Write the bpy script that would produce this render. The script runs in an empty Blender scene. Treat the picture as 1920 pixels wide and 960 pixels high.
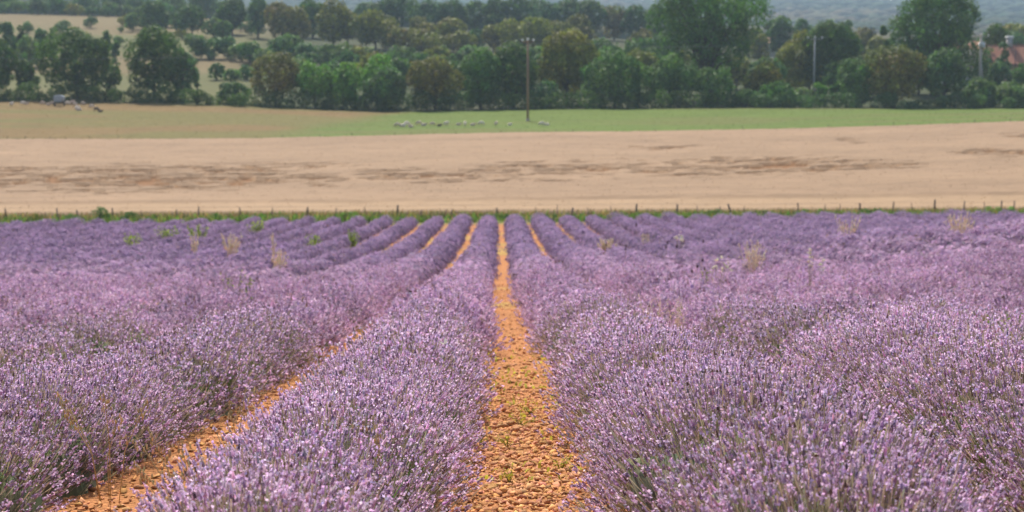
import bpy, math, random
import numpy as np
from mathutils import Vector, Matrix

R = math.radians
rng = np.random.default_rng(7)
random.seed(7)
scene = bpy.context.scene
COL = scene.collection

# ------------------------------------------------------------------ camera
FPX = 2667.0                    # focal length in pixels of a 1920 px wide frame
PITCH = 5.993                   # degrees below the horizontal
YAW = 0.5                       # degrees to the right of the rows
CAMZ = 1.25
cam_d = bpy.data.cameras.new('camera')
cam = bpy.data.objects.new('camera', cam_d)
COL.objects.link(cam)
cam.location = (0, 0, CAMZ)
cam.rotation_euler = (R(90 - PITCH), 0, R(-YAW))
cam_d.sensor_width = 36.0
cam_d.lens = 36.0 * FPX / 1920.0
cam_d.clip_start = 0.1
cam_d.clip_end = 20000
cam_d.dof.use_dof = True
cam_d.dof.focus_distance = 7.0
cam_d.dof.aperture_fstop = 3.5
scene.camera = cam

# ------------------------------------------------------------------ world, sun
SUN_ELEV, SUN_AZ = 54.0, -14.0   # azimuth: degrees right of +Y (ahead of the camera)
w = bpy.data.worlds.new('World')
scene.world = w
w.use_nodes = True
nt = w.node_tree
bg = nt.nodes['Background']
sky = nt.nodes.new('ShaderNodeTexSky')
sky.sky_type = 'NISHITA'
sky.sun_disc = False
sky.sun_elevation = R(SUN_ELEV)
sky.sun_rotation = R(SUN_AZ)
sky.dust_density = 3.0
sky.air_density = 1.2
nt.links.new(sky.outputs[0], bg.inputs['Color'])
bg.inputs['Strength'].default_value = 0.12
sd = bpy.data.lights.new('sun', 'SUN')
sd.energy = 4.6
sd.angle = R(0.6)
sd.color = (1.0, 0.95, 0.87)
sun = bpy.data.objects.new('sun', sd)
COL.objects.link(sun)
sdir = Vector((math.sin(R(SUN_AZ)) * math.cos(R(SUN_ELEV)), math.cos(R(SUN_AZ)) * math.cos(R(SUN_ELEV)), math.sin(R(SUN_ELEV))))
sun.rotation_euler = sdir.to_track_quat('Z', 'Y').to_euler()
sun.location = (0, 0, 300)
scene.view_settings.view_transform = 'Standard'
scene.view_settings.look = 'None'
scene.view_settings.gamma = 1.0
scene.view_settings.exposure = 0.3
scene.view_settings.use_curve_mapping = False
scene.cycles.max_bounces = 6
scene.cycles.transparent_max_bounces = 8
scene.cycles.volume_bounces = 1

# ------------------------------------------------------------------ pixel <-> place helpers (1920 x 960 frame)
CM = cam.rotation_euler.to_matrix()

def at(px, py, Y):
    """the point seen at (px, py) that lies Y metres along the rows"""
    d = CM @ Vector(((px - 960) / FPX, -(py - 480) / FPX, -1.0))
    return Vector((0, 0, CAMZ)) + d * (Y / d.y)

def zpx(py, Y, px=940):
    return at(px, py, Y).z

def xpx(px, Y):
    return at(px, 300, Y).x

def px_of(X, Y):
    return 937.0 + X / Y * FPX * 1.004

# ------------------------------------------------------------------ noise
_perm = np.random.default_rng(3).random((256, 256))

def vnoise(x, y):
    xi = np.floor(x).astype(int); yi = np.floor(y).astype(int)
    fx = x - xi; fy = y - yi
    fx = fx * fx * (3 - 2 * fx); fy = fy * fy * (3 - 2 * fy)
    a = _perm[xi & 255, yi & 255]; b = _perm[(xi + 1) & 255, yi & 255]
    c = _perm[xi & 255, (yi + 1) & 255]; d = _perm[(xi + 1) & 255, (yi + 1) & 255]
    return (a * (1 - fx) + b * fx) * (1 - fy) + (c * (1 - fx) + d * fx) * fy

def fbm(x, y, o=4):
    s = 0; a = 0.5; t = 0
    for i in range(o):
        s = s + a * vnoise(x * 2 ** i + 17.3 * i, y * 2 ** i + 9.1 * i); t += a; a *= 0.5
    return s / t

def sst(a, b, x):
    t = np.clip((x - a) / (b - a), 0, 1)
    return t * t * (3 - 2 * t)

# ------------------------------------------------------------------ terrain height
near_nodes = [(-60, 4.5), (-20, 0.70), (0, -1.25), (6.3, -1.85), (11.3, -2.36), (25, -3.66), (40, -5.0), (63, -6.62), (85, -7.62), (99, -8.12), (106, -8.13)]
PXC = np.array([-600, 0, 300, 480, 700, 960, 1200, 1440, 1700, 1920, 2500], float)
far_nodes = [   # Y, picture height of the ground at those columns
    (113, [392, 392, 390, 389, 387, 384, 382, 380, 377, 374, 366]),
    (145, [330, 330, 328, 327, 322, 317, 314, 308, 302, 296, 280]),
    (185, [268, 268, 268, 267, 262, 256, 254, 250, 243, 235, 215]),
    (215, [228, 228, 230, 233, 237, 233, 230, 228, 222, 217, 200]),
    (247, [190, 193, 197, 203, 212, 208, 205, 204, 205, 205, 200]),
    (262, [176, 178, 182, 190, 202, 200, 199, 198, 198, 196, 190]),
    (300, [148, 150, 150, 150, 165, 172, 172, 172, 172, 166, 160]),
    (360, [92, 95, 98, 100, 112, 122, 130, 142, 148, 142, 140]),
    (420, [52, 56, 60, 66, 76, 86, 98, 112, 120, 118, 118]),
    (490, [25, 28, 36, 38, 50, 62, 76, 92, 98, 96, 96]),
    (560, [22, 26, 34, 38, 52, 66, 82, 98, 104, 100, 100]),
    (900, [25, 30, 38, 45, 58, 70, 78, 84, 84, 78, 76]),
    (1500, [10, 15, 20, 24, 30, 40, 44, 46, 46, 44, 44]),
    (2600, [-12, -12, -10, -8, -6, 4, 8, 6, 6, -6, -8]),
    (3400, [40, 40, 40, 40, 40, 40, 40, 40, 40, 40, 40]),
    (9000, [185] * 11)]
NY = np.array([n[0] for n in near_nodes] + [n[0] for n in far_nodes], float)
far_z = [np.array([zpx(p, Y) for p in ps]) for Y, ps in far_nodes]

def terrain(X, Y):
    X = np.asarray(X, float); Y = np.asarray(Y, float)
    shp = np.broadcast(X, Y).shape
    X = np.broadcast_to(X, shp).ravel(); Y = np.broadcast_to(Y, shp).ravel()
    n = len(NY)
    Zm = np.empty((n, X.size))
    for j, (yy, zz) in enumerate(near_nodes):
        Zm[j] = CAMZ + zz
    for j, (yy, ps) in enumerate(far_nodes):
        Zm[len(near_nodes) + j] = np.interp(937 + X / yy * FPX, PXC, far_z[j])
    i = np.clip(np.searchsorted(NY, Y) - 1, 0, n - 2)
    k = np.arange(X.size)
    m = np.zeros_like(Zm)
    dz = (Zm[1:] - Zm[:-1]) / (NY[1:] - NY[:-1])[:, None]
    m[1:-1] = 0.5 * (dz[1:] + dz[:-1]); m[0] = dz[0]; m[-1] = dz[-1]
    hgap = NY[i + 1] - NY[i]
    t = np.clip((Y - NY[i]) / hgap, 0, 1)
    p0 = Zm[i, k]; p1 = Zm[i + 1, k]; m0 = m[i, k] * hgap; m1 = m[i + 1, k] * hgap
    z = (2 * t**3 - 3 * t**2 + 1) * p0 + (t**3 - 2 * t**2 + t) * m0 + (-2 * t**3 + 3 * t**2) * p1 + (t**3 - t**2) * m1
    near = 1 - sst(100, 113, Y)
    z = z + near * 0.0085 * np.clip(X, -40, 40)
    z = z + near * 1.15 * sst(5, 20, X) * np.exp(-((Y - 46) / 17) ** 2)
    return z.reshape(shp)

def tz(x, y):
    return float(terrain(np.array([x]), np.array([y]))[0])

def ground_at(px, py, lo=4, hi=900):
    """the ground point seen at (px, py)"""
    prev = None
    for Y in np.geomspace(lo, hi, 1500):
        p = at(px, py, Y)
        if p.z <= tz(p.x, p.y):
            return p
    return at(px, py, hi)

# ------------------------------------------------------------------ mesh helpers
def mesh_np(name, V, F, col=None, mat=None, smooth=False):
    V = np.asarray(V, np.float32)
    me = bpy.data.meshes.new(name)
    Fs = F if isinstance(F, (list, tuple)) else [F]
    Fs = [np.asarray(f, np.int32) for f in Fs if len(f)]
    me.vertices.add(len(V))
    me.vertices.foreach_set('co', V.ravel())
    nl = sum(f.size for f in Fs); nf = sum(len(f) for f in Fs)
    me.loops.add(nl)
    me.loops.foreach_set('vertex_index', np.concatenate([f.ravel() for f in Fs]))
    me.polygons.add(nf)
    tot = np.concatenate([np.full(len(f), f.shape[1], np.int32) for f in Fs])
    st = np.concatenate([[0], np.cumsum(tot)[:-1]]).astype(np.int32)
    me.polygons.foreach_set('loop_start', st)
    try:
        me.polygons.foreach_set('loop_total', tot)
    except Exception:
        pass
    if smooth:
        me.polygons.foreach_set('use_smooth', np.ones(nf, bool))
    if col is not None:
        a = me.attributes.new('col', 'FLOAT_COLOR', 'POINT')
        c = np.ones((len(V), 4), np.float32); c[:, :3] = col
        a.data.foreach_set('color', c.ravel())
    if mat is not None:
        me.materials.append(mat)
    me.update(calc_edges=True)
    return me

def link(name, me, parent=None, kind=None, label=None, cat=None, group=None, loc=None):
    o = bpy.data.objects.new(name, me)
    COL.objects.link(o)
    if parent is not None:
        o.parent = parent
    if loc is not None:
        o.location = loc
    if kind: o['kind'] = kind
    if label: o['label'] = label
    if cat: o['category'] = cat
    if group: o['group'] = group
    return o

def thing(name, label, cat, loc=(0, 0, 0), rz=0.0, group=None):
    o = link(name, None, None, None, label, cat, group, loc)
    o.rotation_euler = (0, 0, rz)
    return o

class MB:
    """collects simple solids into one mesh"""
    def __init__(s): s.v = []; s.f3 = []; s.f4 = []; s.c = []; s.n = 0
    def add(s, v, f3=(), f4=(), c=(1, 1, 1)):
        v = np.asarray(v, float)
        if len(f3): s.f3.append(np.asarray(f3) + s.n)
        if len(f4): s.f4.append(np.asarray(f4) + s.n)
        s.v.append(v); s.c.append(np.broadcast_to(np.asarray(c, float), (len(v), 3))); s.n += len(v)
    def box(s, c, d, col=(1, 1, 1), taper=1.0):
        x, y, z = np.array(d) / 2
        v = [(-x, -y, -z), (x, -y, -z), (x, y, -z), (-x, y, -z), (-x * taper, -y * taper, z), (x * taper, -y * taper, z), (x * taper, y * taper, z), (-x * taper, y * taper, z)]
        s.add(np.array(v) + np.array(c), f4=[(0, 3, 2, 1), (4, 5, 6, 7), (0, 1, 5, 4), (1, 2, 6, 5), (2, 3, 7, 6), (3, 0, 4, 7)], c=col)
    def tube(s, pts, rad, n=7, col=(1, 1, 1), caps=True):
        pts = np.asarray(pts, float); m = len(pts)
        rad = np.broadcast_to(np.asarray(rad, float), (m,))
        t = np.gradient(pts, axis=0); t /= np.linalg.norm(t, axis=1)[:, None] + 1e-9
        ref = np.array([0.3, 0.95, 0.1]) if abs(t[0][2]) > 0.6 else np.array([0, 0, 1.0])
        u = np.cross(t, ref); u /= np.linalg.norm(u, axis=1)[:, None] + 1e-9
        w_ = np.cross(t, u)
        a = np.linspace(0, 2 * np.pi, n, endpoint=False)
        v = pts[:, None, :] + rad[:, None, None] * (np.cos(a)[None, :, None] * u[:, None, :] + np.sin(a)[None, :, None] * w_[:, None, :])
        f = []
        for i in range(m - 1):
            for j in range(n):
                f.append((i * n + j, i * n + (j + 1) % n, (i + 1) * n + (j + 1) % n, (i + 1) * n + j))
        v = v.reshape(-1, 3); f3 = []
        if caps:
            v = np.vstack([v, pts[:1], pts[-1:]])
            for j in range(n):
                f3.append((m * n, (j + 1) % n, j)); f3.append((m * n + 1, (m - 1) * n + j, (m - 1) * n + (j + 1) % n))
        s.add(v, f3=f3, f4=f, c=col)
    def ell(s, c, r, nu=8, nv=6, col=(1, 1, 1), jit=0.0):
        v = [(0, 0, -1)]
        for i in range(1, nv):
            ph = -np.pi / 2 + np.pi * i / nv
            for j in range(nu):
                th = 2 * np.pi * j / nu
                v.append((np.cos(ph) * np.cos(th), np.cos(ph) * np.sin(th), np.sin(ph)))
        v.append((0, 0, 1)); v = np.array(v)
        if jit: v = v * (1 + jit * (rng.random((len(v), 1)) - 0.5) * 2)
        f3 = []; f4 = []; top = len(v) - 1
        for j in range(nu):
            f3.append((0, 1 + (j + 1) % nu, 1 + j)); b = 1 + (nv - 2) * nu
            f3.append((top, b + j, b + (j + 1) % nu))
        for i in range(nv - 2):
            for j in range(nu):
                a = 1 + i * nu
                f4.append((a + j, a + (j + 1) % nu, a + nu + (j + 1) % nu, a + nu + j))
        s.add(v * np.array(r) + np.array(c), f3=f3, f4=f4, c=col)
    def mesh(s, name, mat, smooth=False):
        F = []
        if s.f3: F.append(np.concatenate([np.asarray(f).reshape(-1, 3) for f in s.f3]))
        if s.f4: F.append(np.concatenate([np.asarray(f).reshape(-1, 4) for f in s.f4]))
        return mesh_np(name, np.concatenate(s.v), F, np.concatenate(s.c), mat, smooth)

def grid_mesh(name, XS, YS, zf, colf, mat, smooth=True):
    """XS (ny, nx), YS (ny, nx) -> sheet"""
    ny, nx = XS.shape
    Z = zf(XS, YS)
    V = np.stack([XS, YS, Z], -1).reshape(-1, 3)
    i = np.arange(ny * nx).reshape(ny, nx)
    F = np.stack([i[:-1, :-1], i[:-1, 1:], i[1:, 1:], i[1:, :-1]], -1).reshape(-1, 4)
    return mesh_np(name, V, F, colf(XS, YS, Z).reshape(-1, 3) if colf else None, mat, smooth)

# ------------------------------------------------------------------ materials
def mat_base(name):
    m = bpy.data.materials.new(name); m.use_nodes = True
    t = m.node_tree
    return m, t, t.nodes['Principled BSDF'], t.nodes['Material Output']

def mat_leaf(name, trans=0.35, rough=0.6, spec=0.2, tscale=(1.0, 1.0, 1.0)):
    """thin plant matter: colour from the 'col' attribute, part of the light passes through"""
    m, t, p, out = mat_base(name)
    at_ = t.nodes.new('ShaderNodeAttribute'); at_.attribute_name = 'col'
    t.links.new(at_.outputs['Color'], p.inputs['Base Color'])
    p.inputs['Roughness'].default_value = rough
    p.inputs['Specular IOR Level'].default_value = spec
    tr = t.nodes.new('ShaderNodeBsdfTranslucent')
    mul = t.nodes.new('ShaderNodeMix'); mul.data_type = 'RGBA'; mul.blend_type = 'MULTIPLY'; mul.inputs[0].default_value = 1
    t.links.new(at_.outputs['Color'], mul.inputs[6]); mul.inputs[7].default_value = (*tscale, 1)
    t.links.new(mul.outputs[2], tr.inputs['Color'])
    mx = t.nodes.new('ShaderNodeMixShader'); mx.inputs[0].default_value = trans
    t.links.new(p.outputs[0], mx.inputs[1]); t.links.new(tr.outputs[0], mx.inputs[2])
    t.links.new(mx.outputs[0], out.inputs['Surface'])
    return m

def mat_ground(name, sc, amp, bump=0.0, bscale=None, rough=0.95, stretch=(1, 1, 1)):
    """colour from 'col' times a grain, optional fine relief"""
    m, t, p, out = mat_base(name)
    at_ = t.nodes.new('ShaderNodeAttribute'); at_.attribute_name = 'col'
    co = t.nodes.new('ShaderNodeTexCoord')
    mp = t.nodes.new('ShaderNodeMapping'); mp.inputs['Scale'].default_value = stretch
    t.links.new(co.outputs['Object'], mp.inputs['Vector'])
    n = t.nodes.new('ShaderNodeTexNoise'); n.inputs['Scale'].default_value = sc; n.inputs['Detail'].default_value = 6
    n.inputs['Roughness'].default_value = 0.7
    t.links.new(mp.outputs[0], n.inputs['Vector'])
    mr = t.nodes.new('ShaderNodeMapRange'); mr.inputs['From Min'].default_value = 0.3; mr.inputs['From Max'].default_value = 0.7
    mr.inputs['To Min'].default_value = 1 - amp; mr.inputs['To Max'].default_value = 1 + amp
    t.links.new(n.outputs['Fac'], mr.inputs['Value'])
    mul = t.nodes.new('ShaderNodeMix'); mul.data_type = 'RGBA'; mul.blend_type = 'MULTIPLY'; mul.inputs[0].default_value = 1
    t.links.new(at_.outputs['Color'], mul.inputs[6]); t.links.new(mr.outputs[0], mul.inputs[7])
    t.links.new(mul.outputs[2], p.inputs['Base Color'])
    p.inputs['Roughness'].default_value = rough; p.inputs['Specular IOR Level'].default_value = 0.15
    if bump:
        n2 = t.nodes.new('ShaderNodeTexNoise'); n2.inputs['Scale'].default_value = bscale or sc; n2.inputs['Detail'].default_value = 5
        t.links.new(mp.outputs[0], n2.inputs['Vector'])
        b = t.nodes.new('ShaderNodeBump'); b.inputs['Strength'].default_value = 1.0; b.inputs['Distance'].default_value = bump
        t.links.new(n2.outputs['Fac'], b.inputs['Height']); t.links.new(b.outputs[0], p.inputs['Normal'])
    return m

M_FLOWER = mat_leaf('lavender_flower', 0.48, 0.9, 0.02, (1.1, 1.0, 1.05))
M_FOLI = mat_leaf('lavender_foliage', 0.2, 0.8, 0.1)
M_LEAF = mat_leaf('tree_leaf', 0.30, 0.6, 0.15, (1.1, 1.35, 0.6))
M_GRASS = mat_leaf('grass_blade', 0.35, 0.7, 0.1, (1.1, 1.2, 0.7))
M_DRY = mat_leaf('dry_stalk', 0.5, 0.8, 0.1)
M_BARK = mat_ground('bark', 6, 0.35, 0.03, 10)
M_SOIL = mat_ground('red_soil', 34, 0.45, 0.03, 38)
M_CLOD = mat_ground('soil_clod', 45, 0.22, 0.004, 90)
M_WHEAT = mat_ground('ripe_wheat', 2.2, 0.10, 0.05, 5, stretch=(0.35, 1, 1))
M_MEADOW = mat_ground('meadow_grass', 0.9, 0.17, 0.06, 4, stretch=(0.4, 1, 1))
M_HILL = mat_ground('hill_grass', 0.35, 0.14, 0.1, 2)
M_HILLWOOD = mat_ground('far_canopy', 0.3, 0.15, 0.3, 1)
M_PAINT = mat_ground('weathered_surface', 3, 0.12, 0.004, 20, 0.6)
M_WOOL = mat_ground('sheep_wool', 14, 0.12, 0.02, 25)

def jit(c, n, a=0.12, b=0.05):
    """n colours around c: brightness +-a, hue +-b"""
    c = np.asarray(c, float)
    return np.clip(c * (1 + a * rng.standard_normal((n, 1))) * (1 + b * rng.standard_normal((n, 3))), 0.004, 1)

# ------------------------------------------------------------------ setting: ground sheets
def strip(name, ya, yb, ny, hw, nx, zf, colf, mat, geom=False, xs=None, ys=None):
    ys = (np.geomspace(ya, yb, ny) if geom else np.linspace(ya, yb, ny)) if ys is None else ys
    u = np.linspace(-1, 1, nx) if xs is None else xs
    if xs is None:
        XS = u[None, :] * np.array([hw(y) for y in ys])[:, None]
    else:
        XS = np.broadcast_to(u[None, :], (len(ys), len(u))).copy()
    YS = np.broadcast_to(ys[:, None], XS.shape).copy()
    o = link(name, grid_mesh(name, XS, YS, zf, colf, mat), kind='structure')
    return o

SP = 1.80                     # row spacing
X0 = 0.125                     # the central path
def row_x(k, Y):              # k = 0 first row right of the path, -1 first row left
    return X0 + SP * (k + 0.5) + {0: .06, 1: -.13, -2: .03, -1: .01}.get(k, 0) * (1 - sst(12, 24, np.asarray(Y, float))) + 0.05 * (vnoise(np.asarray(Y) * 0.12 + 7.7 * k, np.asarray(Y) * 0 + k * 3.1) - 0.5)

SOIL = np.array([0.455, 0.212, 0.088])
def soil_col(X, Y, Z):
    n = fbm(X * 1.3, Y * 0.8, 4)[..., None]; n2 = fbm(X * 0.5 + 40, Y * 0.35, 3)[..., None]
    c = SOIL * np.array([.92, .86, .8]) * (0.82 + 0.45 * n)
    g = sst(0.55, 0.75, n2) * 0.55 * sst(13, 30, Y)[..., None]
    c = c * (1 - g) + np.array([0.42, 0.33, 0.09]) * g          # yellow-green weeds between the far rows
    f = sst(96, 101, Y)[..., None]
    return c * (1 - f) + np.array([0.17, 0.19, 0.06]) * f
def soil_z(X, Y):
    fine = (1 - sst(18, 26, Y))
    return terrain(X, Y) + fine * (0.035 * (fbm(X * 7, Y * 7, 3) - 0.5) + 0.03 * (fbm(X * 2, Y * 2, 2) - 0.5))
xs = np.concatenate([-np.geomspace(90, 3.2, 90), np.arange(-3.1, 3.3, 0.065), np.geomspace(3.4, 90, 90)])
ys = np.concatenate([np.linspace(-40, 4.0, 24), np.geomspace(4.05, 101, 230)])
soil = strip('soil', 0, 0, 0, None, 0, soil_z, soil_col, M_SOIL, xs=xs, ys=ys)

def verge_col(X, Y, Z):
    n = fbm(X * 0.4, Y * 0.6, 3)[..., None]
    return np.array([0.12, 0.16, 0.045]) * (1 - n) + np.array([0.34, 0.24, 0.12]) * n
strip('grass_verge', 101, 106, 14, lambda y: 0.62 * y, 260, terrain, verge_col, M_MEADOW)

# --- wheat: the crop's top surface with its lodged hollows
LODGE = [(60, 545, 345, 23, 1.0), (630, 800, 337, 8, .8), (780, 1110, 349, 6, .7), (900, 1660, 326, 15, 1.0), (0, 140, 350, 12, .9), (1180, 1310, 287, 4, .7),
         (1575, 1612, 273, 5, .9), (1560, 1740, 322, 5, .6), (1800, 1960, 298, 9, .9), (1880, 1960, 264, 4, .8), (-200, 60, 340, 15, .8), (1020, 1180, 335, 12, .8), (560, 640, 358, 6, .6), (500, 1000, 341, 9, .85), (300, 700, 322, 5, .7)]
_lod = []
for a, b, py, hh, s in LODGE:
    c = ground_at((a + b) / 2, py); c1 = ground_at((a + b) / 2, py - hh); c2 = ground_at((a + b) / 2, py + hh)
    _lod.append((c.x, c.y, (b - a) / 2 / FPX * c.y, abs(c1.y - c2.y) / 2, s))
def lodged(X, Y):
    env = np.zeros_like(X)
    for cx, cy, rx, ry, s in _lod:
        d = np.sqrt(((X - cx) / rx) ** 4 + ((Y - cy) / ry) ** 2 + 1e-9)
        env = np.maximum(env, s * (1 - sst(0.45, 1.5, d)))
    n = 0.5 * fbm(X * 0.22 + 3, Y * 1.0, 3) + 0.5 * fbm(X * 0.75 + 8, Y * 1.5 + 5, 3)
    return sst(0.535, 0.565, n + 0.18 * (env - 0.55)) * (env > 0.04)
CROP = 0.62
def wheat_h(X, Y):
    edge = sst(112.2, 113.4, Y + 1.2 * (fbm(X * 0.25, Y * 0.1, 2) - 0.5))
    end = 1 - sst(184.4, 185.0, Y)
    h = (0.42 + (CROP - 0.42) * edge) * end * sst(105.9, 106.4, Y)
    h = h * (1 - 0.62 * lodged(X, Y))
    return h + 0.10 * (fbm(X * 0.9, Y * 1.6, 3) - 0.5) * end * edge
def wheat_z(X, Y): return terrain(X, Y) + wheat_h(X, Y)
def wheat_col(X, Y, Z):
    n = fbm(X * 0.05, Y * 0.16, 4)[..., None]; n1 = fbm(X * 0.35, Y * 1.5, 3)[..., None]
    c = np.array([0.292, 0.196, 0.121]) * (0.88 + 0.24 * n) * (0.84 + 0.32 * n1)
    l = lodged(X, Y)[..., None]
    c = c * (1 - l) + np.array([0.225, 0.115, 0.052]) * l
    e = (1 - sst(111.6, 113.4, Y))[..., None]
    return c * (1 - e) + np.array([0.34, 0.23, 0.137]) * (0.86 + 0.28 * n1) * e
strip('wheat_field', 106, 185, 300, lambda y: 0.47 * y, 340, wheat_z, wheat_col, M_WHEAT)

def meadow_col(X, Y, Z):
    P = px_of(X, Y)
    n = fbm(X * 0.12, Y * 0.2, 4); n2 = fbm(X * 0.03 + 9, Y * 0.12 + 4, 3)
    edge = 470 + (Y - 185) / 62 * 270 + 60 * (n - 0.5)
    g = sst(-60, 60, P - edge)
    tan = np.array([0.178, 0.118, 0.046]) * (0.9 + 0.2 * n[..., None]); ol = np.array([0.135, 0.128, 0.038])
    k = sst(0.45, 0.6, n2)[..., None] * 0.75
    left = tan * (1 - k) + ol * k
    grn = np.array([0.104, 0.146, 0.026]) * (0.88 + 0.24 * n[..., None])
    k2 = sst(0.5, 0.62, n2)[..., None] * 0.5
    grn = grn * (1 - k2) + np.array([0.14, 0.125, 0.042]) * k2
    return left * (1 - g[..., None]) + grn * g[..., None]
strip('meadow', 185, 250, 60, lambda y: 0.52 * y, 200, terrain, meadow_col, M_MEADOW)

def hill_col(X, Y, Z):
    n = fbm(X * 0.03, Y * 0.05, 4)[..., None]; n2 = fbm(X * 0.015 + 30, Y * 0.04, 3)[..., None]
    c = np.array([0.165, 0.122, 0.058]) * (0.9 + 0.25 * n)
    k = np.minimum(sst(0.34, 0.54, n2) * 0.9 * (1 - sst(390, 455, Y)[..., None]) + 0.2 * n, 1)
    c = c * (1 - k) + np.array([0.115, 0.115, 0.042]) * k
    sc = sst(420, 560, px_of(X, Y) + 120 * (n[..., 0] - .5))[..., None] * .82
    c = c * (1 - sc) + np.array([0.030, 0.046, 0.017]) * (.7 + .6 * n2) * sc
    f = sst(520, 620, Y)[..., None]
    return c * (1 - f) + np.array([0.032, 0.046, 0.022]) * f
def far_z_(X, Y):
    return terrain(X, Y)
strip('hillside', 250, 560, 100, lambda y: 0.60 * y, 160, terrain, hill_col, M_HILL)
strip('far_hills', 560, 4500, 110, lambda y: 0.75 * y, 140, far_z_, hill_col, M_HILL, geom=True)

# ------------------------------------------------------------------ lavender rows
C_CAL = np.array([0.47, 0.345, 0.43])      # calyx
C_FLO = np.array([0.80, 0.62, 0.87])
C_FAR = np.array([0.51, 0.365, 0.49])         # a whole head, seen from afar        # open floret
C_STEM = np.array([0.34, 0.28, 0.20])
C_GREEN = np.array([0.16, 0.19, 0.075])

def norm(a): return a / (np.linalg.norm(a, axis=-1, keepdims=True) + 1e-9)

def heads(tip, d, hd, bush_t, lod):
    """flower stalks ending at tip, growing along d"""
    n = len(tip)
    r = norm(np.cross(d, rng.standard_normal((n, 3)))); q = np.cross(d, r)
    V, F3, F4, C = [], [], [], []
    base = 0
    def put(v, f3=None, f4=None, c=None):
        nonlocal base
        k = v.shape[1]
        off = base + np.arange(n)[:, None, None] * k
        if f3 is not None: F3.append((np.asarray(f3)[None] + off).reshape(-1, 3))
        if f4 is not None: F4.append((np.asarray(f4)[None] + off).reshape(-1, 4))
        V.append(v.reshape(-1, 3)); C.append(np.clip(c, 0.003, 1).reshape(-1, 3)); base += n * k
    L = (0.046 if lod < 2 else 0.06) * (0.7 + 0.6 * rng.random((n, 1)))
    wid = {0: 0.0070, 1: 0.0098, 2: 0.016, 3: 0.034}[lod] * (0.8 + 0.4 * rng.random((n, 1)))
    hue = bush_t[:, None] * np.array([[1.0, 0.98, 1.0]])
    dry = (rng.random((n, 1)) < 0.07)
    cal = np.where(dry, np.array([0.27, 0.19, 0.15]), jit(C_CAL, n, 0.22, 0.08)) * hue
    bottom = tip - d * L
    if lod == 2: cal = np.where(dry, cal, jit(C_FAR, n, 0.13, 0.06) * hue)
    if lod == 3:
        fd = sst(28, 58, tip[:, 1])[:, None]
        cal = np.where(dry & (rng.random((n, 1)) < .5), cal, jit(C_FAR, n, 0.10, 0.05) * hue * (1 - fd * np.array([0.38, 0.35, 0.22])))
    if lod <= 1:
        s0 = bottom - d * (0.24 if lod == 0 else 0.18) - np.array([0, 0, 0.02])
        ww = r * (0.0024 if lod == 0 else 0.0036)
        cc = jit(C_STEM, n, 0.2, 0.08)
        put(np.stack([s0, bottom + ww, bottom - ww], 1), f3=[(0, 1, 2)], c=np.stack([jit(C_GREEN, n, 0.2, 0.08), cc, cc], 1))
        a = 2 * np.pi / 3
        ring = [bottom + d * L * .25 + wid * (math.cos(a * j) * r + math.sin(a * j) * q) for j in range(3)]
        put(np.stack(ring + [tip], 1), f3=[(3, 0, 1), (3, 1, 2), (3, 2, 0)], c=np.repeat(cal[:, None], 4, 1))
        nf = 6 if lod == 0 else 3
        s = 0.0058 if lod == 0 else 0.0100
        for j in range(nf):
            th = rng.random((n, 1)) * 2 * np.pi; hgt = 0.15 + 0.85 * rng.random((n, 1))
            o = np.cos(th) * r + np.sin(th) * q
            cen = bottom + d * L * hgt + o * wid * 1.1
            nrm = norm(o + 0.5 * d + 0.5 * rng.standard_normal((n, 3)))
            u = norm(np.cross(nrm, rng.standard_normal((n, 3)))); vv = np.cross(nrm, u)
            ss = s * (0.55 + 0.9 * rng.random((n, 1)))
            fl = jit(C_FLO, n, 0.16, 0.06) * hue
            fl = np.where(rng.random((n, 1)) < 0.22, cal * 1.1, fl)
            v = np.stack([cen - u * ss, cen - vv * ss * .8, cen + u * ss, cen + vv * ss * .8], 1)
            put(v, f4=[(0, 1, 2, 3)], c=np.repeat(fl[:, None], 4, 1))
    else:                                  # farther off: scales of the flower mass facing outward
        nrm = norm(hd + (0.36 if lod == 2 else 0.20) * rng.standard_normal((n, 3)))
        u = norm(np.cross(nrm, rng.standard_normal((n, 3)))); v_ = np.cross(nrm, u)
        k = rng.random((n, 1))
        ss = (0.024 if lod == 2 else 0.056) * (.7 + .6 * rng.random((n, 1)))
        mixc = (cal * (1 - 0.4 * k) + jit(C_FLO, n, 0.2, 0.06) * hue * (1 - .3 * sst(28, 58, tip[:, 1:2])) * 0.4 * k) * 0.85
        put(np.stack([tip + u * ss * 1.5, tip - u * ss * .7 + v_ * ss, tip - u * ss * .7 - v_ * ss], 1), f3=[(0, 1, 2)], c=np.repeat(mixc[:, None], 3, 1))
        if lod == 2:
            s0 = bottom - d * 0.05
            put(np.stack([tip + d * .015, bottom - r * wid, bottom + r * wid], 1), f3=[(0, 1, 2)], c=np.repeat(cal[:, None] * .9, 3, 1))
            fl = jit(C_FLO, n, 0.22, 0.06) * hue
            cen = tip - d * L * rng.random((n, 1)) + r * wid * .8
            u = norm(rng.standard_normal((n, 3))); vv = norm(np.cross(u, rng.standard_normal((n, 3))))
            put(np.stack([cen + u * .018, cen - u * .01 + vv * .015, cen - u * .01 - vv * .015], 1), f3=[(0, 1, 2)], c=np.repeat(fl[:, None], 3, 1))
    return V, F3, F4, C, base

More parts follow.
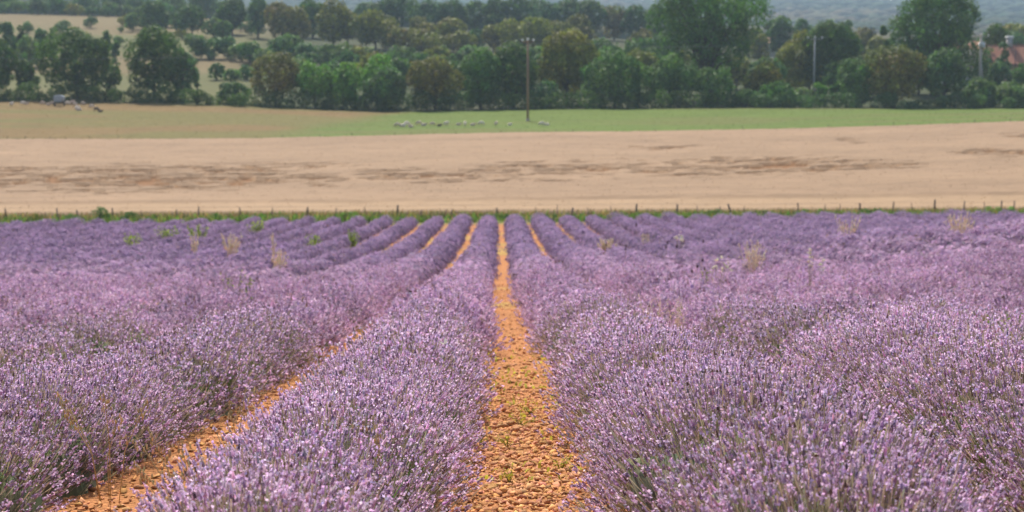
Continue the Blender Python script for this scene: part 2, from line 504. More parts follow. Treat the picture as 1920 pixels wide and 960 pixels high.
ORD = ['first', 'second', 'third', 'fourth', 'fifth', 'sixth', 'seventh', 'eighth', 'ninth', 'tenth', 'eleventh', 'twelfth', 'thirteenth', 'fourteenth',
       'fifteenth', 'sixteenth', 'seventeenth', 'eighteenth', 'nineteenth', 'twentieth', 'twenty-first', 'twenty-second', 'twenty-third', 'twenty-fourth',
       'twenty-fifth', 'twenty-sixth', 'twenty-seventh', 'twenty-eighth', 'twenty-ninth', 'thirtieth', 'thirty-first', 'thirty-second', 'thirty-third', 'thirty-fourth',
       'thirty-fifth', 'thirty-sixth', 'thirty-seventh', 'thirty-eighth', 'thirty-ninth', 'fortieth']

BSP = 0.62
DENS = {0: 1700, 1: 1000, 2: 560, 3: 215}
def lod_of(y): return np.where(y < 9.5, 0, np.where(y < 16, 1, np.where(y < 34, 2, 3)))

def make_row(k):
    xc = X0 + SP * (k + 0.5)
    ystart = max(4.3, (abs(xc) - 1.9) / 0.38)
    if ystart > 97: return
    side = 'right' if k >= 0 else 'left'
    n_ = (k + 1) if k >= 0 else -k
    if n_ == 1: lab = f'lavender row bordering the central stony path on its {side} side'
    else: lab = f'{ORD[n_ - 1]} lavender row to the {side} of the central stony path'
    root = thing('lavender_row', lab, 'lavender row', (xc, ystart, tz(xc, ystart)), 0, 'rows of lavender running down the field')
    org = np.array(root.location)
    yend = 98.8 + 0.8 * rng.random()
    by = np.arange(ystart, yend, BSP); by = by + 0.10 * rng.standard_normal(len(by))
    nb = len(by)
    bx = row_x(k, by) + 0.04 * rng.standard_normal(nb)
    sz = 1 + 0.10 * rng.standard_normal(nb) + 0.22 * (vnoise(by * 0.35 + k * 5, by * 0 + k) - 0.5)
    if k in (-1, -2): sz = 1 + (sz - 1) * (.45 + .55 * sst(10, 16, by))
    sz = np.clip(sz, 0.72, 1.22) * ({0: 1.17, 1: 1.27, -1: 1.15, -2: 1.13}.get(k, 1.08 if k > 0 else 0.98) + ({0: -.02, -1: -.13, -2: -.03}.get(k, 0)) * (1 - sst(6, 11, by))) * (1 - .09 * sst(13, 26, by))
    bz = terrain(bx, by)
    tone = 1 + 0.08 * rng.standard_normal(nb) + 0.25 * (vnoise(by * 0.2 + k * 3.3, by * 0 + k * 1.7) - 0.5)
    # ---- foliage core: mound cross-sections swept along the row
    yy = np.concatenate([np.arange(ystart - .3, min(20, yend), 0.12), np.arange(max(20, ystart - .3), yend + .35, 0.30)])
    na = 11
    ang = np.linspace(0, np.pi, na)
    near_b = np.abs(yy[:, None] - by[None]).argmin(1)
    dd = np.abs(yy - by[near_b]) / (BSP / 2)
    endf = np.clip((yend + .35 - yy) / 0.5, 0.05, 1) ** .5
    prof = sz[near_b] * (1 - 0.16 * np.clip(dd, 0, 1.3) ** 2) * endf
    far = sst(16, 34, yy)
    hw = (0.38 + 0.12 * far) * prof; hh = (0.30 + 0.12 * far) * prof
    rx = row_x(k, yy); rz = terrain(rx, yy)
    jj = 1 + 0.12 * rng.standard_normal((len(yy), na))
    Xc = rx[:, None] + np.cos(ang)[None] * hw[:, None] * jj
    Zc = rz[:, None] - 0.03 + np.sin(ang)[None] ** 0.8 * hh[:, None] * jj
    Yc = np.broadcast_to(yy[:, None], Xc.shape) + 0.03 * rng.standard_normal(Xc.shape)
    V = np.stack([Xc, Yc, Zc], -1).reshape(-1, 3) - org
    i = np.arange(len(yy) * na).reshape(len(yy), na)
    F = np.stack([i[:-1, :-1], i[1:, :-1], i[1:, 1:], i[:-1, 1:]], -1).reshape(-1, 4)
    fc = far[:, None, None]
    cc = jit([0.16, 0.18, 0.10], Xc.size, 0.25, 0.1).reshape(len(yy), na, 3) * (1 - fc) + jit([0.22, 0.165, 0.215], Xc.size, 0.2, 0.06).reshape(len(yy), na, 3) * fc
    link('foliage', mesh_np('foliage', V, F, cc.reshape(-1, 3), M_FOLI, True), root, kind='stuff')
    nearb = np.where(by < 20)[0]
    if len(nearb):
        q = np.repeat(nearb, 170); nq = len(q)
        amt = vnoise(by[q] * .9 + 3 * k, by[q] * 0 + 5.5 * k)
        kq = amt + .35 * rng.random(nq) > .62
        q = q[kq]; nq = len(q)
        sgn = np.where(rng.random(nq) < .5, -1, 1.0)
        bp = np.stack([bx[q] + sgn * rng.uniform(.12, .38, nq), by[q] + BSP * .5 + .13 * rng.standard_normal(nq), bz[q] + rng.uniform(.0, .12, nq)], 1)
        dr = norm(np.stack([sgn * rng.uniform(.1, .8, nq), .3 * rng.standard_normal(nq), np.ones(nq)], 1))
        hq = (rng.uniform(.16, .36, nq) * sz[q])[:, None]
        sdv = norm(np.cross(dr, rng.standard_normal((nq, 3)))) * .0045
        lv = np.stack([bp - sdv, bp + sdv, bp + dr * hq], 1).reshape(-1, 3)
        link('leaves', mesh_np('leaves', lv - org, np.arange(nq * 3).reshape(-1, 3), np.repeat(jit([0.13, 0.21, 0.05], nq, .25, .1), 3, 0), M_FOLI), root, kind='stuff')
    # ---- stalks
    VV, F3, F4, CC = [], [], [], []
    base = 0
    lods = lod_of(by)
    for lod in (0, 1, 2, 3):
        ids = np.where(lods == lod)[0]
        if not len(ids): continue
        per = np.maximum(1, (DENS[lod] * BSP * sz[ids] ** 2)).astype(int)
        b = np.repeat(ids, per); n = len(b)
        # direction over the upper hemisphere, a little denser near the top
        th = rng.random(n) * 2 * np.pi
        cz = rng.random(n) ** 0.8 * 0.97 + 0.03
        sn = np.sqrt(1 - cz ** 2)
        hd = np.stack([np.cos(th) * sn, np.sin(th) * sn, cz], 1)
        ln = 1 + 0.085 * rng.standard_normal(n)
        fr = sst(14, 30, by[b])[:, None]
        ax = np.array([0.535, 0.48, 0.46]) * (1 - fr) + np.array([0.60, 0.50, 0.57]) * fr
        tip = np.stack([bx[b], by[b], bz[b] + 0.04], 1) + hd * ax * (ln * sz[b])[:, None]
        # stalks that would come out of the side of their neighbours are pressed upward
        g = np.clip(np.abs(tip[:, 1] - by[b]) / BSP - 0.5, 0, 1)
        tip[:, 2] += 0.16 * g
        d = norm(hd * np.array([0.85, 0.55, 1.0]) + np.array([0, 0, 0.40]) + 0.16 * rng.standard_normal((n, 3)))
        keep = tip[:, 2] > terrain(tip[:, 0], tip[:, 1]) + 0.04
        # what lies on the far, hidden flank of distant rows is thinned
        tip, d, b, hd = tip[keep], d[keep], b[keep], hd[keep]
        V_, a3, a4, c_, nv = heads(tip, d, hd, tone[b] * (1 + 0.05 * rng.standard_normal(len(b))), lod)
        VV += V_; CC += c_
        F3 += [f + base for f in a3]; F4 += [f + base for f in a4]
        base += nv
    Fs = [np.concatenate(x) for x in (F3, F4) if len(x)]
    link('flower_spikes', mesh_np('flower_spikes', np.concatenate(VV) - org, Fs, np.concatenate(CC), M_FLOWER), root, kind='stuff')

for k in range(-23, 23):
    make_row(k)

# ------------------------------------------------------------------ clods of red earth on the paths
def clod_mesh(i, sub=True):
    m = MB()
    m.ell((0, 0, 0.12), (0.5, 0.30 + 0.16 * random.random(), 0.20 + 0.12 * random.random()), 6, 4, (1, 1, 1), 0.34)
    v = m.v[0]
    v += np.array([.06, .06, .03]) * rng.standard_normal(v.shape)
    c = SOIL * random.uniform(1.0, 1.65) * np.array([1, random.uniform(0.95, 1.22), random.uniform(0.95, 1.5)])
    m.c[0] = np.broadcast_to(np.clip(c, 0, .75), (len(v), 3))
    return m.mesh('clod', M_CLOD)
clods = [clod_mesh(i) for i in range(16)]
nbig = 0
def path_spot(gap, ya, yb, hw):
    y = ya * (yb / ya) ** random.random()
    x = X0 + SP * gap + (random.random() + random.random() - 1) * hw * 1.0
    return x, y
for i in range(300):
    gap, ya, yb, hw = (0, 5.3, 9.8, .40) if i < 215 else (-1, 5.0, 8.8, .36)
    x, y = path_spot(gap, ya, yb, hw)
    o = link('clod', clods[i % 16], soil, loc=(x, y, tz(x, y) + 0.004))
    sz_ = random.uniform(0.035, 0.075) * (1.3 if random.random() < .12 else .9)
    o.scale = (sz_, sz_ * random.uniform(.7, 1.1), sz_ * random.uniform(.5, .95))
    o.rotation_euler = (random.uniform(-.45, .45), random.uniform(-.45, .45), random.uniform(0, 6.28))
# the small ones beyond counting
CV, CF3, CF4, CCo, nb_ = [], [], [], [], 0
proto = MB(); proto.ell((0, 0, 0.15), (0.5, 0.4, 0.34), 5, 3, (1, 1, 1), 0.2)
pv = proto.v[0]; pf3 = np.concatenate([np.asarray(f).reshape(-1, 3) for f in proto.f3]); pf4 = np.concatenate([np.asarray(f).reshape(-1, 4) for f in proto.f4])
def scatter_clods(N, gap, ya, yb, hw, s0, s1):
    global nb_
    y = ya * (yb / ya) ** rng.random(N)
    x = X0 + SP * gap + (rng.random(N) * 2 - 1) * hw
    s = s0 + (s1 - s0) * rng.random(N) ** 2
    a = rng.random(N) * 6.28
    z = soil_z(x, y)
    v = pv[None] * np.stack([s, s * .85, s * (.30 + .5 * rng.random(N))], 1)[:, None, :] * (1 + .28 * rng.standard_normal((N, len(pv), 1)))
    ti = rng.uniform(-.6, .6, N)[:, None]
    vx, vy, vz = v[..., 0], v[..., 1], v[..., 2]
    vx, vz = vx * np.cos(ti) - vz * np.sin(ti), vx * np.sin(ti) + vz * np.cos(ti)
    vv = np.stack([vx * np.cos(a)[:, None] - vy * np.sin(a)[:, None] + x[:, None], vx * np.sin(a)[:, None] + vy * np.cos(a)[:, None] + y[:, None], vz + z[:, None]], -1)
    off = nb_ + np.arange(N)[:, None, None] * len(pv)
    CV.append(vv.reshape(-1, 3)); CF3.append((pf3[None] + off).reshape(-1, 3)); CF4.append((pf4[None] + off).reshape(-1, 4))
    c = SOIL * rng.uniform(.85, 1.7, (N, 1)) * rng.uniform([.95, .92, .85], [1.08, 1.2, 1.5], (N, 3))
    CCo.append(np.repeat(np.clip(c, 0, .8), len(pv), 0)); nb_ += N * len(pv)
scatter_clods(9500, 0, 5.0, 12, .54, .016, .058)
scatter_clods(1400, 0, 12, 40, .50, .03, .08)
scatter_clods(3600, -1, 4.8, 18, .5, .015, .06)
scatter_clods(900, 1, 4.8, 14, .5, .02, .06)
link('clods', mesh_np('clods', np.concatenate(CV), [np.concatenate(CF3), np.concatenate(CF4)], np.concatenate(CCo), M_CLOD), soil, kind='stuff')

# ------------------------------------------------------------------ blades, leaves
def blades(pos, h, wd, lean, col, top=None):
    """grass blades: two-segment bent strips at pos"""
    n = len(pos)
    h = np.broadcast_to(h, (n,)); a = rng.random(n) * 6.28
    dr = np.stack([np.cos(a), np.sin(a), np.zeros(n)], 1)
    sd_ = np.stack([-np.sin(a), np.cos(a), np.zeros(n)], 1) * np.broadcast_to(wd, (n,))[:, None]
    l = (lean * rng.random(n) * h)[:, None]
    up = np.array([0, 0, 1.0])
    m = pos + up * (h * .6)[:, None] + dr * l * .35; t = pos + up * h[:, None] * (1 - .25 * lean) + dr * l
    V = np.stack([pos - sd_, pos + sd_, m - sd_ * .8, m + sd_ * .8, t], 1).reshape(-1, 3)
    o = np.arange(n)[:, None, None] * 5
    return V, (np.array([[2, 3, 4]])[None] + o).reshape(-1, 3), (np.array([[0, 1, 3, 2]])[None] + o).reshape(-1, 4), np.repeat(col, 5, 0)

# grass of the verge
n = 34000
yy = rng.uniform(100.2, 105.9, n); xx = rng.uniform(-0.45, 0.45, n) * yy
cl = fbm(xx * 0.25, yy * 0.5, 3)
keep = (cl + .25 * rng.random(n) + .07 * (xx < -6)) > .50
xx, yy, cl = xx[keep], yy[keep], cl[keep]
n = len(xx)
green = rng.random(n) < np.where(yy < 103.6, .85, .35)
cg = np.where(green[:, None], jit([0.15, 0.25, 0.055], n, .35, .14), jit([0.36, 0.25, 0.13], n, .2, .08))
V, f3, f4, c = blades(np.stack([xx, yy, terrain(xx, yy) - .02], 1), np.where(green, .40, .45) * rng.uniform(.4, 1.8, n), .04, .6, cg)
link('verge_grass', mesh_np('verge_grass', V, [f3, f4], c, M_GRASS), kind='stuff', label='strip of rough green and straw coloured grass along the wire fence', cat='grass')
# rough grass at the wheat's upper edge, along the thin second fence
n = 5000
xx = rng.uniform(-.45, .45, n) * 186; yy = rng.uniform(185, 187.5, n)
V, f3, f4, c = blades(np.stack([xx, yy, terrain(xx, yy) - .02], 1), rng.uniform(.2, .75, n), .05, .5, jit([0.27, 0.23, 0.10], n, .25, .1))
link('boundary_grass', mesh_np('boundary_grass', V, [f3, f4], c, M_GRASS), kind='stuff', label='thin rough grass along the upper edge of the wheat', cat='grass')
n = 9000
yy = rng.uniform(185.5, 247, n); xx = rng.uniform(-.43, .43, n) * yy
c = np.clip(meadow_col(xx, yy, 0) * rng.uniform(.88, 1.16, (n, 1)), 0, .8)
V, f3, f4, c = blades(np.stack([xx, yy, terrain(xx, yy) - .02], 1), rng.uniform(.04, .10, n), .08, 1.0, c)
link('meadow_tufts', mesh_np('meadow_tufts', V, [f3, f4], c, M_GRASS), kind='stuff', label='short grass tufts over the grazed meadow', cat='grass')
# ears on the wheat: short tufts that roughen the crop's surface
n = 14000
yy = rng.uniform(106.2, 184, n); xx = rng.uniform(-.43, .43, n) * yy
c = wheat_col(xx, yy, 0) * rng.uniform(.95, 1.12, (n, 1))
V, f3, f4, c = blades(np.stack([xx, yy, wheat_z(xx, yy) - .05], 1), rng.uniform(.06, .14, n), .06, 1.0, np.clip(c, 0, .8))
link('wheat_ears', mesh_np('wheat_ears', V, [f3, f4], c, M_DRY), kind='stuff', label='ripe ears standing over the wheat field', cat='wheat')

# ------------------------------------------------------------------ fences
M_POST = mat_ground('post_wood', 9, 0.3, 0.01, 30)
fence = thing('wire_fence', 'wire fence on weathered posts between the lavender and the wheat', 'fence', (0, 104.4, tz(0, 104.4)))
forg = np.array(fence.location)
POSTS = [(10, 391, 1), (85, 398, 0), (107, 390, 1), (145, 393, 1), (210, 390, 1), (265, 394, 0), (330, 392, 0), (372, 387, 1), (450, 389, 1), (510, 389, 0), (577, 388, 2), (630, 389, 0), (683, 388, 0),
         (712, 398, 0), (745, 384, 2), (790, 394, 1), (835, 393, 0), (847, 392, 1), (887, 397, 0), (932, 389, 1), (1004, 389, 0), (1045, 384, 0), (1073, 389, 2), (1103, 389, 0), (1145, 387, 0), (1193, 382, 2),
         (1270, 383, 2), (1307, 385, 0), (1350, 387, 1), (1369, 382, 2), (1395, 386, 0), (1497, 380, 1), (1547, 383, 0), (1575, 383, 0), (1613, 381, 2), (1675, 378, 1), (1710, 380, 0), (1753, 374, 2), (1808, 377, 1), (1846, 380, 0), (1878, 376, 1), (1902, 377, 1)]
tops = []
for px, py, k in POSTS:
    p = at(px, py, 104.4); g = tz(p.x, p.y)
    m = MB(); r = (.032, .055, .075)[k]
    ln = random.uniform(-.06, .06) if px != 1369 else -.16
    hgt = max(p.z - g, .5)
    m.tube([(-ln, 0, -.2), (0, .01, hgt * .5), (ln, 0, hgt)], [r, r * .95, r * .85], 7, np.array([0.16, 0.125, 0.105]) * random.uniform(.7, 1.2))
    link('post', m.mesh('post', M_POST), fence, loc=(p.x, 0, g - forg[2]))
    tops.append((p.x, g))
for hh in (.35, .65, .95):
    m = MB()
    m.tube([(x, random.uniform(-.01, .01), g - forg[2] + hh + random.uniform(-.03, .03)) for x, g in tops], .006, 4, (0.16, 0.14, 0.13))
    link('wire', m.mesh('wire', M_POST), fence)
p0 = ground_at(960, 255)
fence2 = thing('wire_fence', 'low fence of thin stakes between the wheat and the meadow', 'fence', (0, 186, tz(0, 186)))
forg = np.array(fence2.location)
tops = []
for px in [15, 48, 95, 125, 168, 223, 290, 350, 424, 480, 530, 600, 660, 740, 770, 796, 818, 855, 880, 940, 998, 1042, 1074, 1130, 1200, 1270, 1330, 1392, 1450, 1500, 1552, 1608, 1640, 1673, 1700, 1742, 1774, 1825, 1892, 1915]:
    x = xpx(px, 186); g = tz(x, 186)
    m = MB(); h_ = random.uniform(.5, .95)
    m.tube([(0, 0, -.1), (random.uniform(-.05, .05), 0, h_)], [.04, .035], 6, np.array([0.13, 0.10, 0.075]) * random.uniform(.7, 1.2))
    link('post', m.mesh('post', M_POST), fence2, loc=(x, 0, g - forg[2])); tops.append((x, g))
m = MB(); m.tube([(x, 0, g - forg[2] + .45) for x, g in tops], .008, 4, (0.16, 0.14, 0.13)); link('wire', m.mesh('wire', M_POST), fence2)

# ------------------------------------------------------------------ trees
def crown_mesh(wd, dp, h, z0, n, leaf, col, clumps=22, rc=.30, tall=False, name='crown', jcl=.16):
    """leaf-sized faces spread over the clumps of a crown wd x dp x h whose underside lies at z0"""
    hc = h - z0
    cs, rs = [], []
    while len(cs) < clumps:
        v = rng.standard_normal(3); v /= np.linalg.norm(v); v *= rng.random() ** .27
        if z0 < .1 * h and v[2] < 0:            # the crown comes down to the ground
            q = np.hypot(v[0], v[1]) + 1e-6; v[:2] *= rng.random() ** .3 * (1 - .42 * v[2] ** 2) / q
        if tall and v[2] < -.2 and rng.random() < .5: continue
        r = rc * min(wd, hc * 1.1) * rng.uniform(.55, 1.1)
        c = np.array([v[0] * max(wd * .5 - r * .85, .1), v[1] * max(dp * .5 - r * .85, .1), z0 + hc * .5 + v[2] * max(hc * .5 - r * .8, .05)])
        if z0 < .2 * h: c[2] = max(c[2], r * .55)
        cs.append(c); rs.append(r)
    cs = np.array(cs); rs = np.array(rs)
    ct = 1 + jcl * rng.standard_normal(clumps)
    ch = 1 + .07 * rng.standard_normal((clumps, 3))
    N = int(n * 2.2)
    ci = rng.choice(clumps, N, p=rs ** 2 / (rs ** 2).sum())
    d = norm(rng.standard_normal((N, 3)) + np.array([0, 0, .25]))
    rad = rs[ci] * (1 - .35 * rng.random(N) ** 1.5 + .12 * rng.random(N) ** 3)
    # lumps on each clump
    rad = rad * (1 + .16 * np.sin(d[:, 0] * 5 + ci) * np.sin(d[:, 1] * 5 + 2 * ci) * 1.3)
    p = cs[ci] + d * rad[:, None] * np.array([1, 1, .85])
    dist = np.linalg.norm(p[:, None, :] - cs[None], axis=2) / rs[None]
    keep = (dist < .62).sum(1) == 0
    keep &= p[:, 2] > .05
    p, d, ci = p[keep][:n], d[keep][:n], ci[keep][:n]
    N = len(p)
    nr = norm(d + .5 * rng.standard_normal((N, 3)))
    u = norm(np.cross(nr, rng.standard_normal((N, 3)))); v = np.cross(nr, u)
    s = leaf * rng.uniform(.6, 1.35, (N, 1))
    V = np.stack([p - u * s * .5, p - v * s * .33 + nr * s * .08, p + u * s * .5, p + v * s * .33 + nr * s * .08], 1).reshape(-1, 3)
    F = np.arange(N * 4).reshape(N, 4)
    c = np.asarray(col) * ct[ci][:, None] * ch[ci] * (1 + .2 * rng.standard_normal((N, 1)))
    return mesh_np(name, V, F, np.repeat(np.clip(c, .006, .5), 4, 0), M_LEAF), cs, rs

def trunk_mesh(h, z0, wd, cs, r0, nl=6):
    m = MB(); bc = np.array([0.085, 0.07, 0.055])
    top = z0 + (h - z0) * .55
    px_ = rng.uniform(-.03, .03, 2) * h
    m.tube([(0, 0, -.4), (px_[0] * .3, px_[1] * .3, z0 * .5 + .2), (px_[0], px_[1], top)], [r0 * 1.25, r0, r0 * .45], 8, bc)
    for i in rng.choice(len(cs), min(nl, len(cs)), replace=False):
        b = np.array([px_[0] * .6, px_[1] * .6, z0 * .6 + .25 * (h - z0) * rng.random()])
        e = cs[i]; mid = (b + e) / 2 + np.array([0, 0, .06 * h])
        m.tube([b, mid, e], [r0 * .5, r0 * .3, r0 * .12], 6, bc)
    return m.mesh('trunk', M_BARK, True)

KCOL = {'dark': (0.082, 0.138, 0.034), 'green': (0.098, 0.180, 0.046), 'bright': (0.140, 0.275, 0.046), 'olive': (0.200, 0.195, 0.040), 'brown': (0.180, 0.160, 0.046), 'teal': (0.094, 0.164, 0.062), 'grey': (0.150, 0.215, 0.078)}
def tree(name, px, D, top, wpx, kind, label, cat='tree', z0=.03, dens=50, leaf=.53, clumps=32, rc=.26, tall=False, group=None, dp=None, nl=6):
    b = at(px, 300, D); x = b.x; g = tz(x, D)
    h = at(px, top, D).z - g if top is not None else wpx / FPX * D * .8
    wd = wpx / FPX * D
    dp = dp or wd * .9
    t = thing(name, label, cat, (x, D, g), 0, group)
    n = int(dens * wd * h)
    me, cs, rs = crown_mesh(wd, dp, h, z0 * h, n, leaf, KCOL[kind], clumps, rc, tall)
    link('crown', me, t)
    if name not in ('shrub', 'hedge'):
        link('trunk', trunk_mesh(h, z0 * h, wd, cs, max(.16, h * .026), nl), t)
    else:
        m = MB()
        for q in range(4):
            e = cs[q % len(cs)]
            m.tube([(random.uniform(-.1, .1) * wd, 0, -.1), tuple(e * .5), tuple(e)], [.06, .04, .02], 5, (0.07, 0.06, 0.045))
        link('stem', m.mesh('stem', M_BARK), t)
    return t

T = [  # name, px, distance, top, width, colour, label, extra
 ('tree', 2, 256, 66, 78, 'dark', 'dark tree cut by the left edge of the picture beside the hedge', dict(z0=.06)),
 ('tree', 57, 257, 108, 46, 'dark', 'small dark round tree left of the broad tree above the grey tank', {}),
 ('tree', 147, 258, 49, 146, 'dark', 'broad dark green tree standing right above the grey water tank', dict(clumps=34, rc=.23)),
 ('tree', 293, 258, 43, 118, 'dark', 'tall dark domed tree beside the dry slope, right of the broad one', dict(clumps=30, rc=.25)),
 ('tree', 345, 259, 92, 62, 'teal', 'smaller grey-green tree leaning against the tall domed tree', {}),
 ('tree', 373, 261, 122, 22, 'green', 'thin airy young tree with visible stem before the dry slope', dict(z0=.3, dens=16, clumps=9)),
 ('shrub', 440, 256, 152, 66, 'teal', 'low grey-green shrub where the dry slope meets the hedge', {}),
 ('tree', 520, 256, 92, 98, 'brown', 'brownish round tree at the start of the bright green thicket', {}),
 ('tree', 592, 255, 108, 74, 'bright', 'bright green bushy tree beside the brownish round tree', {}),
 ('tree', 645, 256, 112, 76, 'bright', 'bright green tree in the middle of the thicket', {}),
 ('tree', 712, 262, 99, 86, 'bright', 'vivid green tree rising behind the grey-green rounded one', {}),
 ('tree', 724, 254, 121, 84, 'teal', 'rounded grey-green tree in front of the vivid green one', {}),
 ('tree', 816, 254, 103, 112, 'brown', 'brown-tinged domed tree near the lowest dip of the meadow edge', dict(clumps=28, rc=.24)),
 ('tree', 902, 255, 84, 78, 'green', 'fresh green tree between the brown-tinged dome and the wooden pole', {}),
 ('tree', 962, 258, 76, 98, 'dark', 'dark tree directly behind the brown wooden utility pole', {}),
 ('tree', 1064, 266, 51, 124, 'olive', 'big yellowish olive dome right of the wooden utility pole', dict(clumps=34, rc=.22)),
 ('tree', 1020, 255, 150, 70, 'teal', 'low blue-green bush tree at the foot of the olive dome', {}),
 ('tree', 1152, 256, 90, 146, 'green', 'wide green tree with mounded top at the meadow edge', dict(clumps=32, rc=.24)),
 ('tree', 1256, 257, 102, 112, 'green', 'green lumpy tree right in front of the huge branching tree', dict(clumps=28, rc=.25)),
 ('tree', 1335, 255, 122, 84, 'green', 'lighter rounded green tree under the huge branching tree', {}),
 ('tree', 1326, 276, -62, 236, 'green', 'huge spreading tree with dark branches showing through its crown', dict(z0=.20, dens=26, clumps=60, rc=.15, tall=True, nl=26, leaf=.55)),
 ('tree', 1426, 262, 110, 76, 'olive', 'smooth round olive tree between the huge tree and the grey pole', {}),
 ('shrub', 1398, 254, 165, 60, 'teal', 'low shrub at the meadow edge under the round olive tree', {}),
 ('shrub', 1452, 254, 150, 66, 'green', 'round green bush at the meadow edge left of the grey pole', {}),
 ('tree', 1496, 296, 45, 92, 'olive', 'olive tree behind and left of the grey concrete pole', {}),
 ('tree', 1556, 292, 38, 116, 'dark', 'dark tree behind and right of the grey concrete pole', dict(clumps=30, rc=.24)),
 ('tree', 1534, 256, 146, 30, 'bright', 'small bright green sapling below the grey concrete pole', dict(clumps=9)),
 ('tree', 1563, 257, 128, 22, 'bright', 'slim light green sapling right of the grey concrete pole', dict(clumps=8)),
 ('shrub', 1500, 256, 163, 60, 'grey', 'grey-green scrub between the grey pole and the round bush', {}),
 ('tree', 1598, 257, 104, 74, 'green', 'green tree on the left flank of the big brown tree', {}),
 ('tree', 1672, 255, 81, 122, 'brown', 'big brown-green tree at the meadow edge before the tall green one', dict(clumps=30, rc=.25)),
 ('tree', 1766, 255, 88, 88, 'teal', 'blue-green tree at the meadow edge left of the pale pole', dict(clumps=26, rc=.25)),
 ('tree', 1746, 288, -34, 176, 'green', 'tall broad green tree rising above everything near the red roofed house', dict(z0=.16, dens=34, clumps=60, rc=.17, tall=True, nl=20, leaf=.55)),
 ('tree', 1656, 300, 30, 30, 'dark', 'narrow dark tree peeping out left of the tallest green tree', dict(clumps=10)),
 ('tree', 1862, 318, 42, 62, 'dark', 'dark tree between the pale pole and the red roofed house', {}),
 ('tree', 1868, 284, 112, 52, 'teal', 'dark bushy tree standing in front of the red roofed house', {}),
 ('tree', 1912, 270, 106, 44, 'green', 'green tree hiding the right wall of the red roofed house', {}),
 ('shrub', 1832, 256, 144, 74, 'green', 'green bush at the meadow edge below the pale pole', {}),
 ('shrub', 1896, 254, 152, 78, 'grey', 'pale green bush at the right end of the meadow edge', {}),
]
for name, px, D, top, wp, kind, label, ex in T:
    tree(name, px, D, top, wp, kind, label, **ex)

# the hedge along the meadow's edge
def hedge(pa, pb, D, h, label, kind='dark', thick=3.0):
    xa, xb = xpx(pa, D), xpx(pb, D); xm = (xa + xb) / 2
    t = thing('hedge', label, 'hedge', (xm, D, tz(xm, D)))
    L = xb - xa; nc = int(L / 1.5)
    V, C = [], []
    for i in range(nc):
        x = xa + (i + rng.random()) * L / nc; y = D + rng.uniform(-.5, .5) * thick; r = h * rng.uniform(.35, .62)
        c = np.array([x - xm, y - D, tz(x, y) - t.location.z + h * .35 + rng.uniform(-.25, .25) * h])
        N = 420
        d = norm(rng.standard_normal((N, 3)))
        p = c + d * r * np.array([1.3, 1, 1]) * (1 - .3 * rng.random((N, 1)))
        nr = norm(d + .8 * rng.standard_normal((N, 3))); u = norm(np.cross(nr, rng.standard_normal((N, 3)))); v = np.cross(nr, u); s = .36 * rng.uniform(.6, 1.3, (N, 1))
        V.append(np.stack([p - u * s * .5, p - v * s * .35, p + u * s * .5, p + v * s * .35], 1).reshape(-1, 3))
        C.append(np.repeat(np.clip(np.array(KCOL[kind]) * rng.uniform(.7, 1.25) * (1 + .2 * rng.standard_normal((N, 1))), .006, 1), 4, 0))
    V = np.concatenate(V)
    link('foliage', mesh_np('foliage', V, np.arange(len(V)).reshape(-1, 4), np.concatenate(C), M_LEAF), t, kind='stuff')
hedge(-60, 480, 251, 3.0, 'long dark hedge running behind the grey tank below the dry slope', 'dark')
hedge(480, 985, 252, 3.4, 'dark undergrowth hedge under the thicket left of the wooden pole', 'dark')
hedge(985, 1420, 252, 3.3, 'dark undergrowth hedge beneath the wide green trees right of the wooden pole', 'dark')
hedge(1420, 1990, 251.5, 2.9, 'dark hedge at the meadow edge in front of the houses', 'teal')

# belts of trees on the slope behind
_seen = {}
def belt(items, what, where, kinds, cat, group, **ex):
    """items: (px, distance, top, width, colour) from the left to the right"""
    items = sorted(items)
    for i, it in enumerate(items):
        px, D, top, wp, kind = it
        lab = f'{what[kind]} {where}, {ORD[i]} from the left of {len(items)}'
        tree('shrub' if cat == 'shrub' else 'tree', px, D, top, wp, kind, lab, cat, group=group, **ex)
import random as _r2
_q = _r2.Random(5)
W = {'dark': 'dark green tree', 'green': 'green tree', 'olive': 'olive tree', 'brown': 'brownish tree', 'teal': 'bluish green tree', 'grey': 'grey-green tree', 'bright': 'bright green tree'}
S = {'dark': 'dark shrub', 'green': 'green shrub', 'olive': 'olive shrub', 'teal': 'bluish shrub', 'grey': 'grey-green shrub', 'bright': 'bright shrub', 'brown': 'brownish shrub'}
belt([(30 + 37 * i + 9 * (i % 3), 300 + (i * 53) % 150, None, 12 + (i * 7) % 16, ('grey', 'teal', 'green', 'olive', 'dark')[i % 5]) for i in range(13)],
     S, 'dotting the pale slope', None, 'shrub', 'small shrubs dotting the slope', dens=60, leaf=.4, clumps=9, rc=.3)
far = dict(dens=17, leaf=.9, clumps=18, rc=.28)
belt([(18, 330, 36, 40, 'teal'), (45, 335, 42, 30, 'dark'), (84, 330, 50, 30, 'teal'), (106, 335, 45, 24, 'dark'), (60, 325, 62, 46, 'grey'), (205, 335, 55, 22, 'dark'), (222, 320, 70, 18, 'teal'), (212, 268, 115, 40, 'dark'), (52, 300, 92, 14, 'green')],
     S, 'behind the broad tree', None, 'shrub', 'shrubs on the left slope', **far)
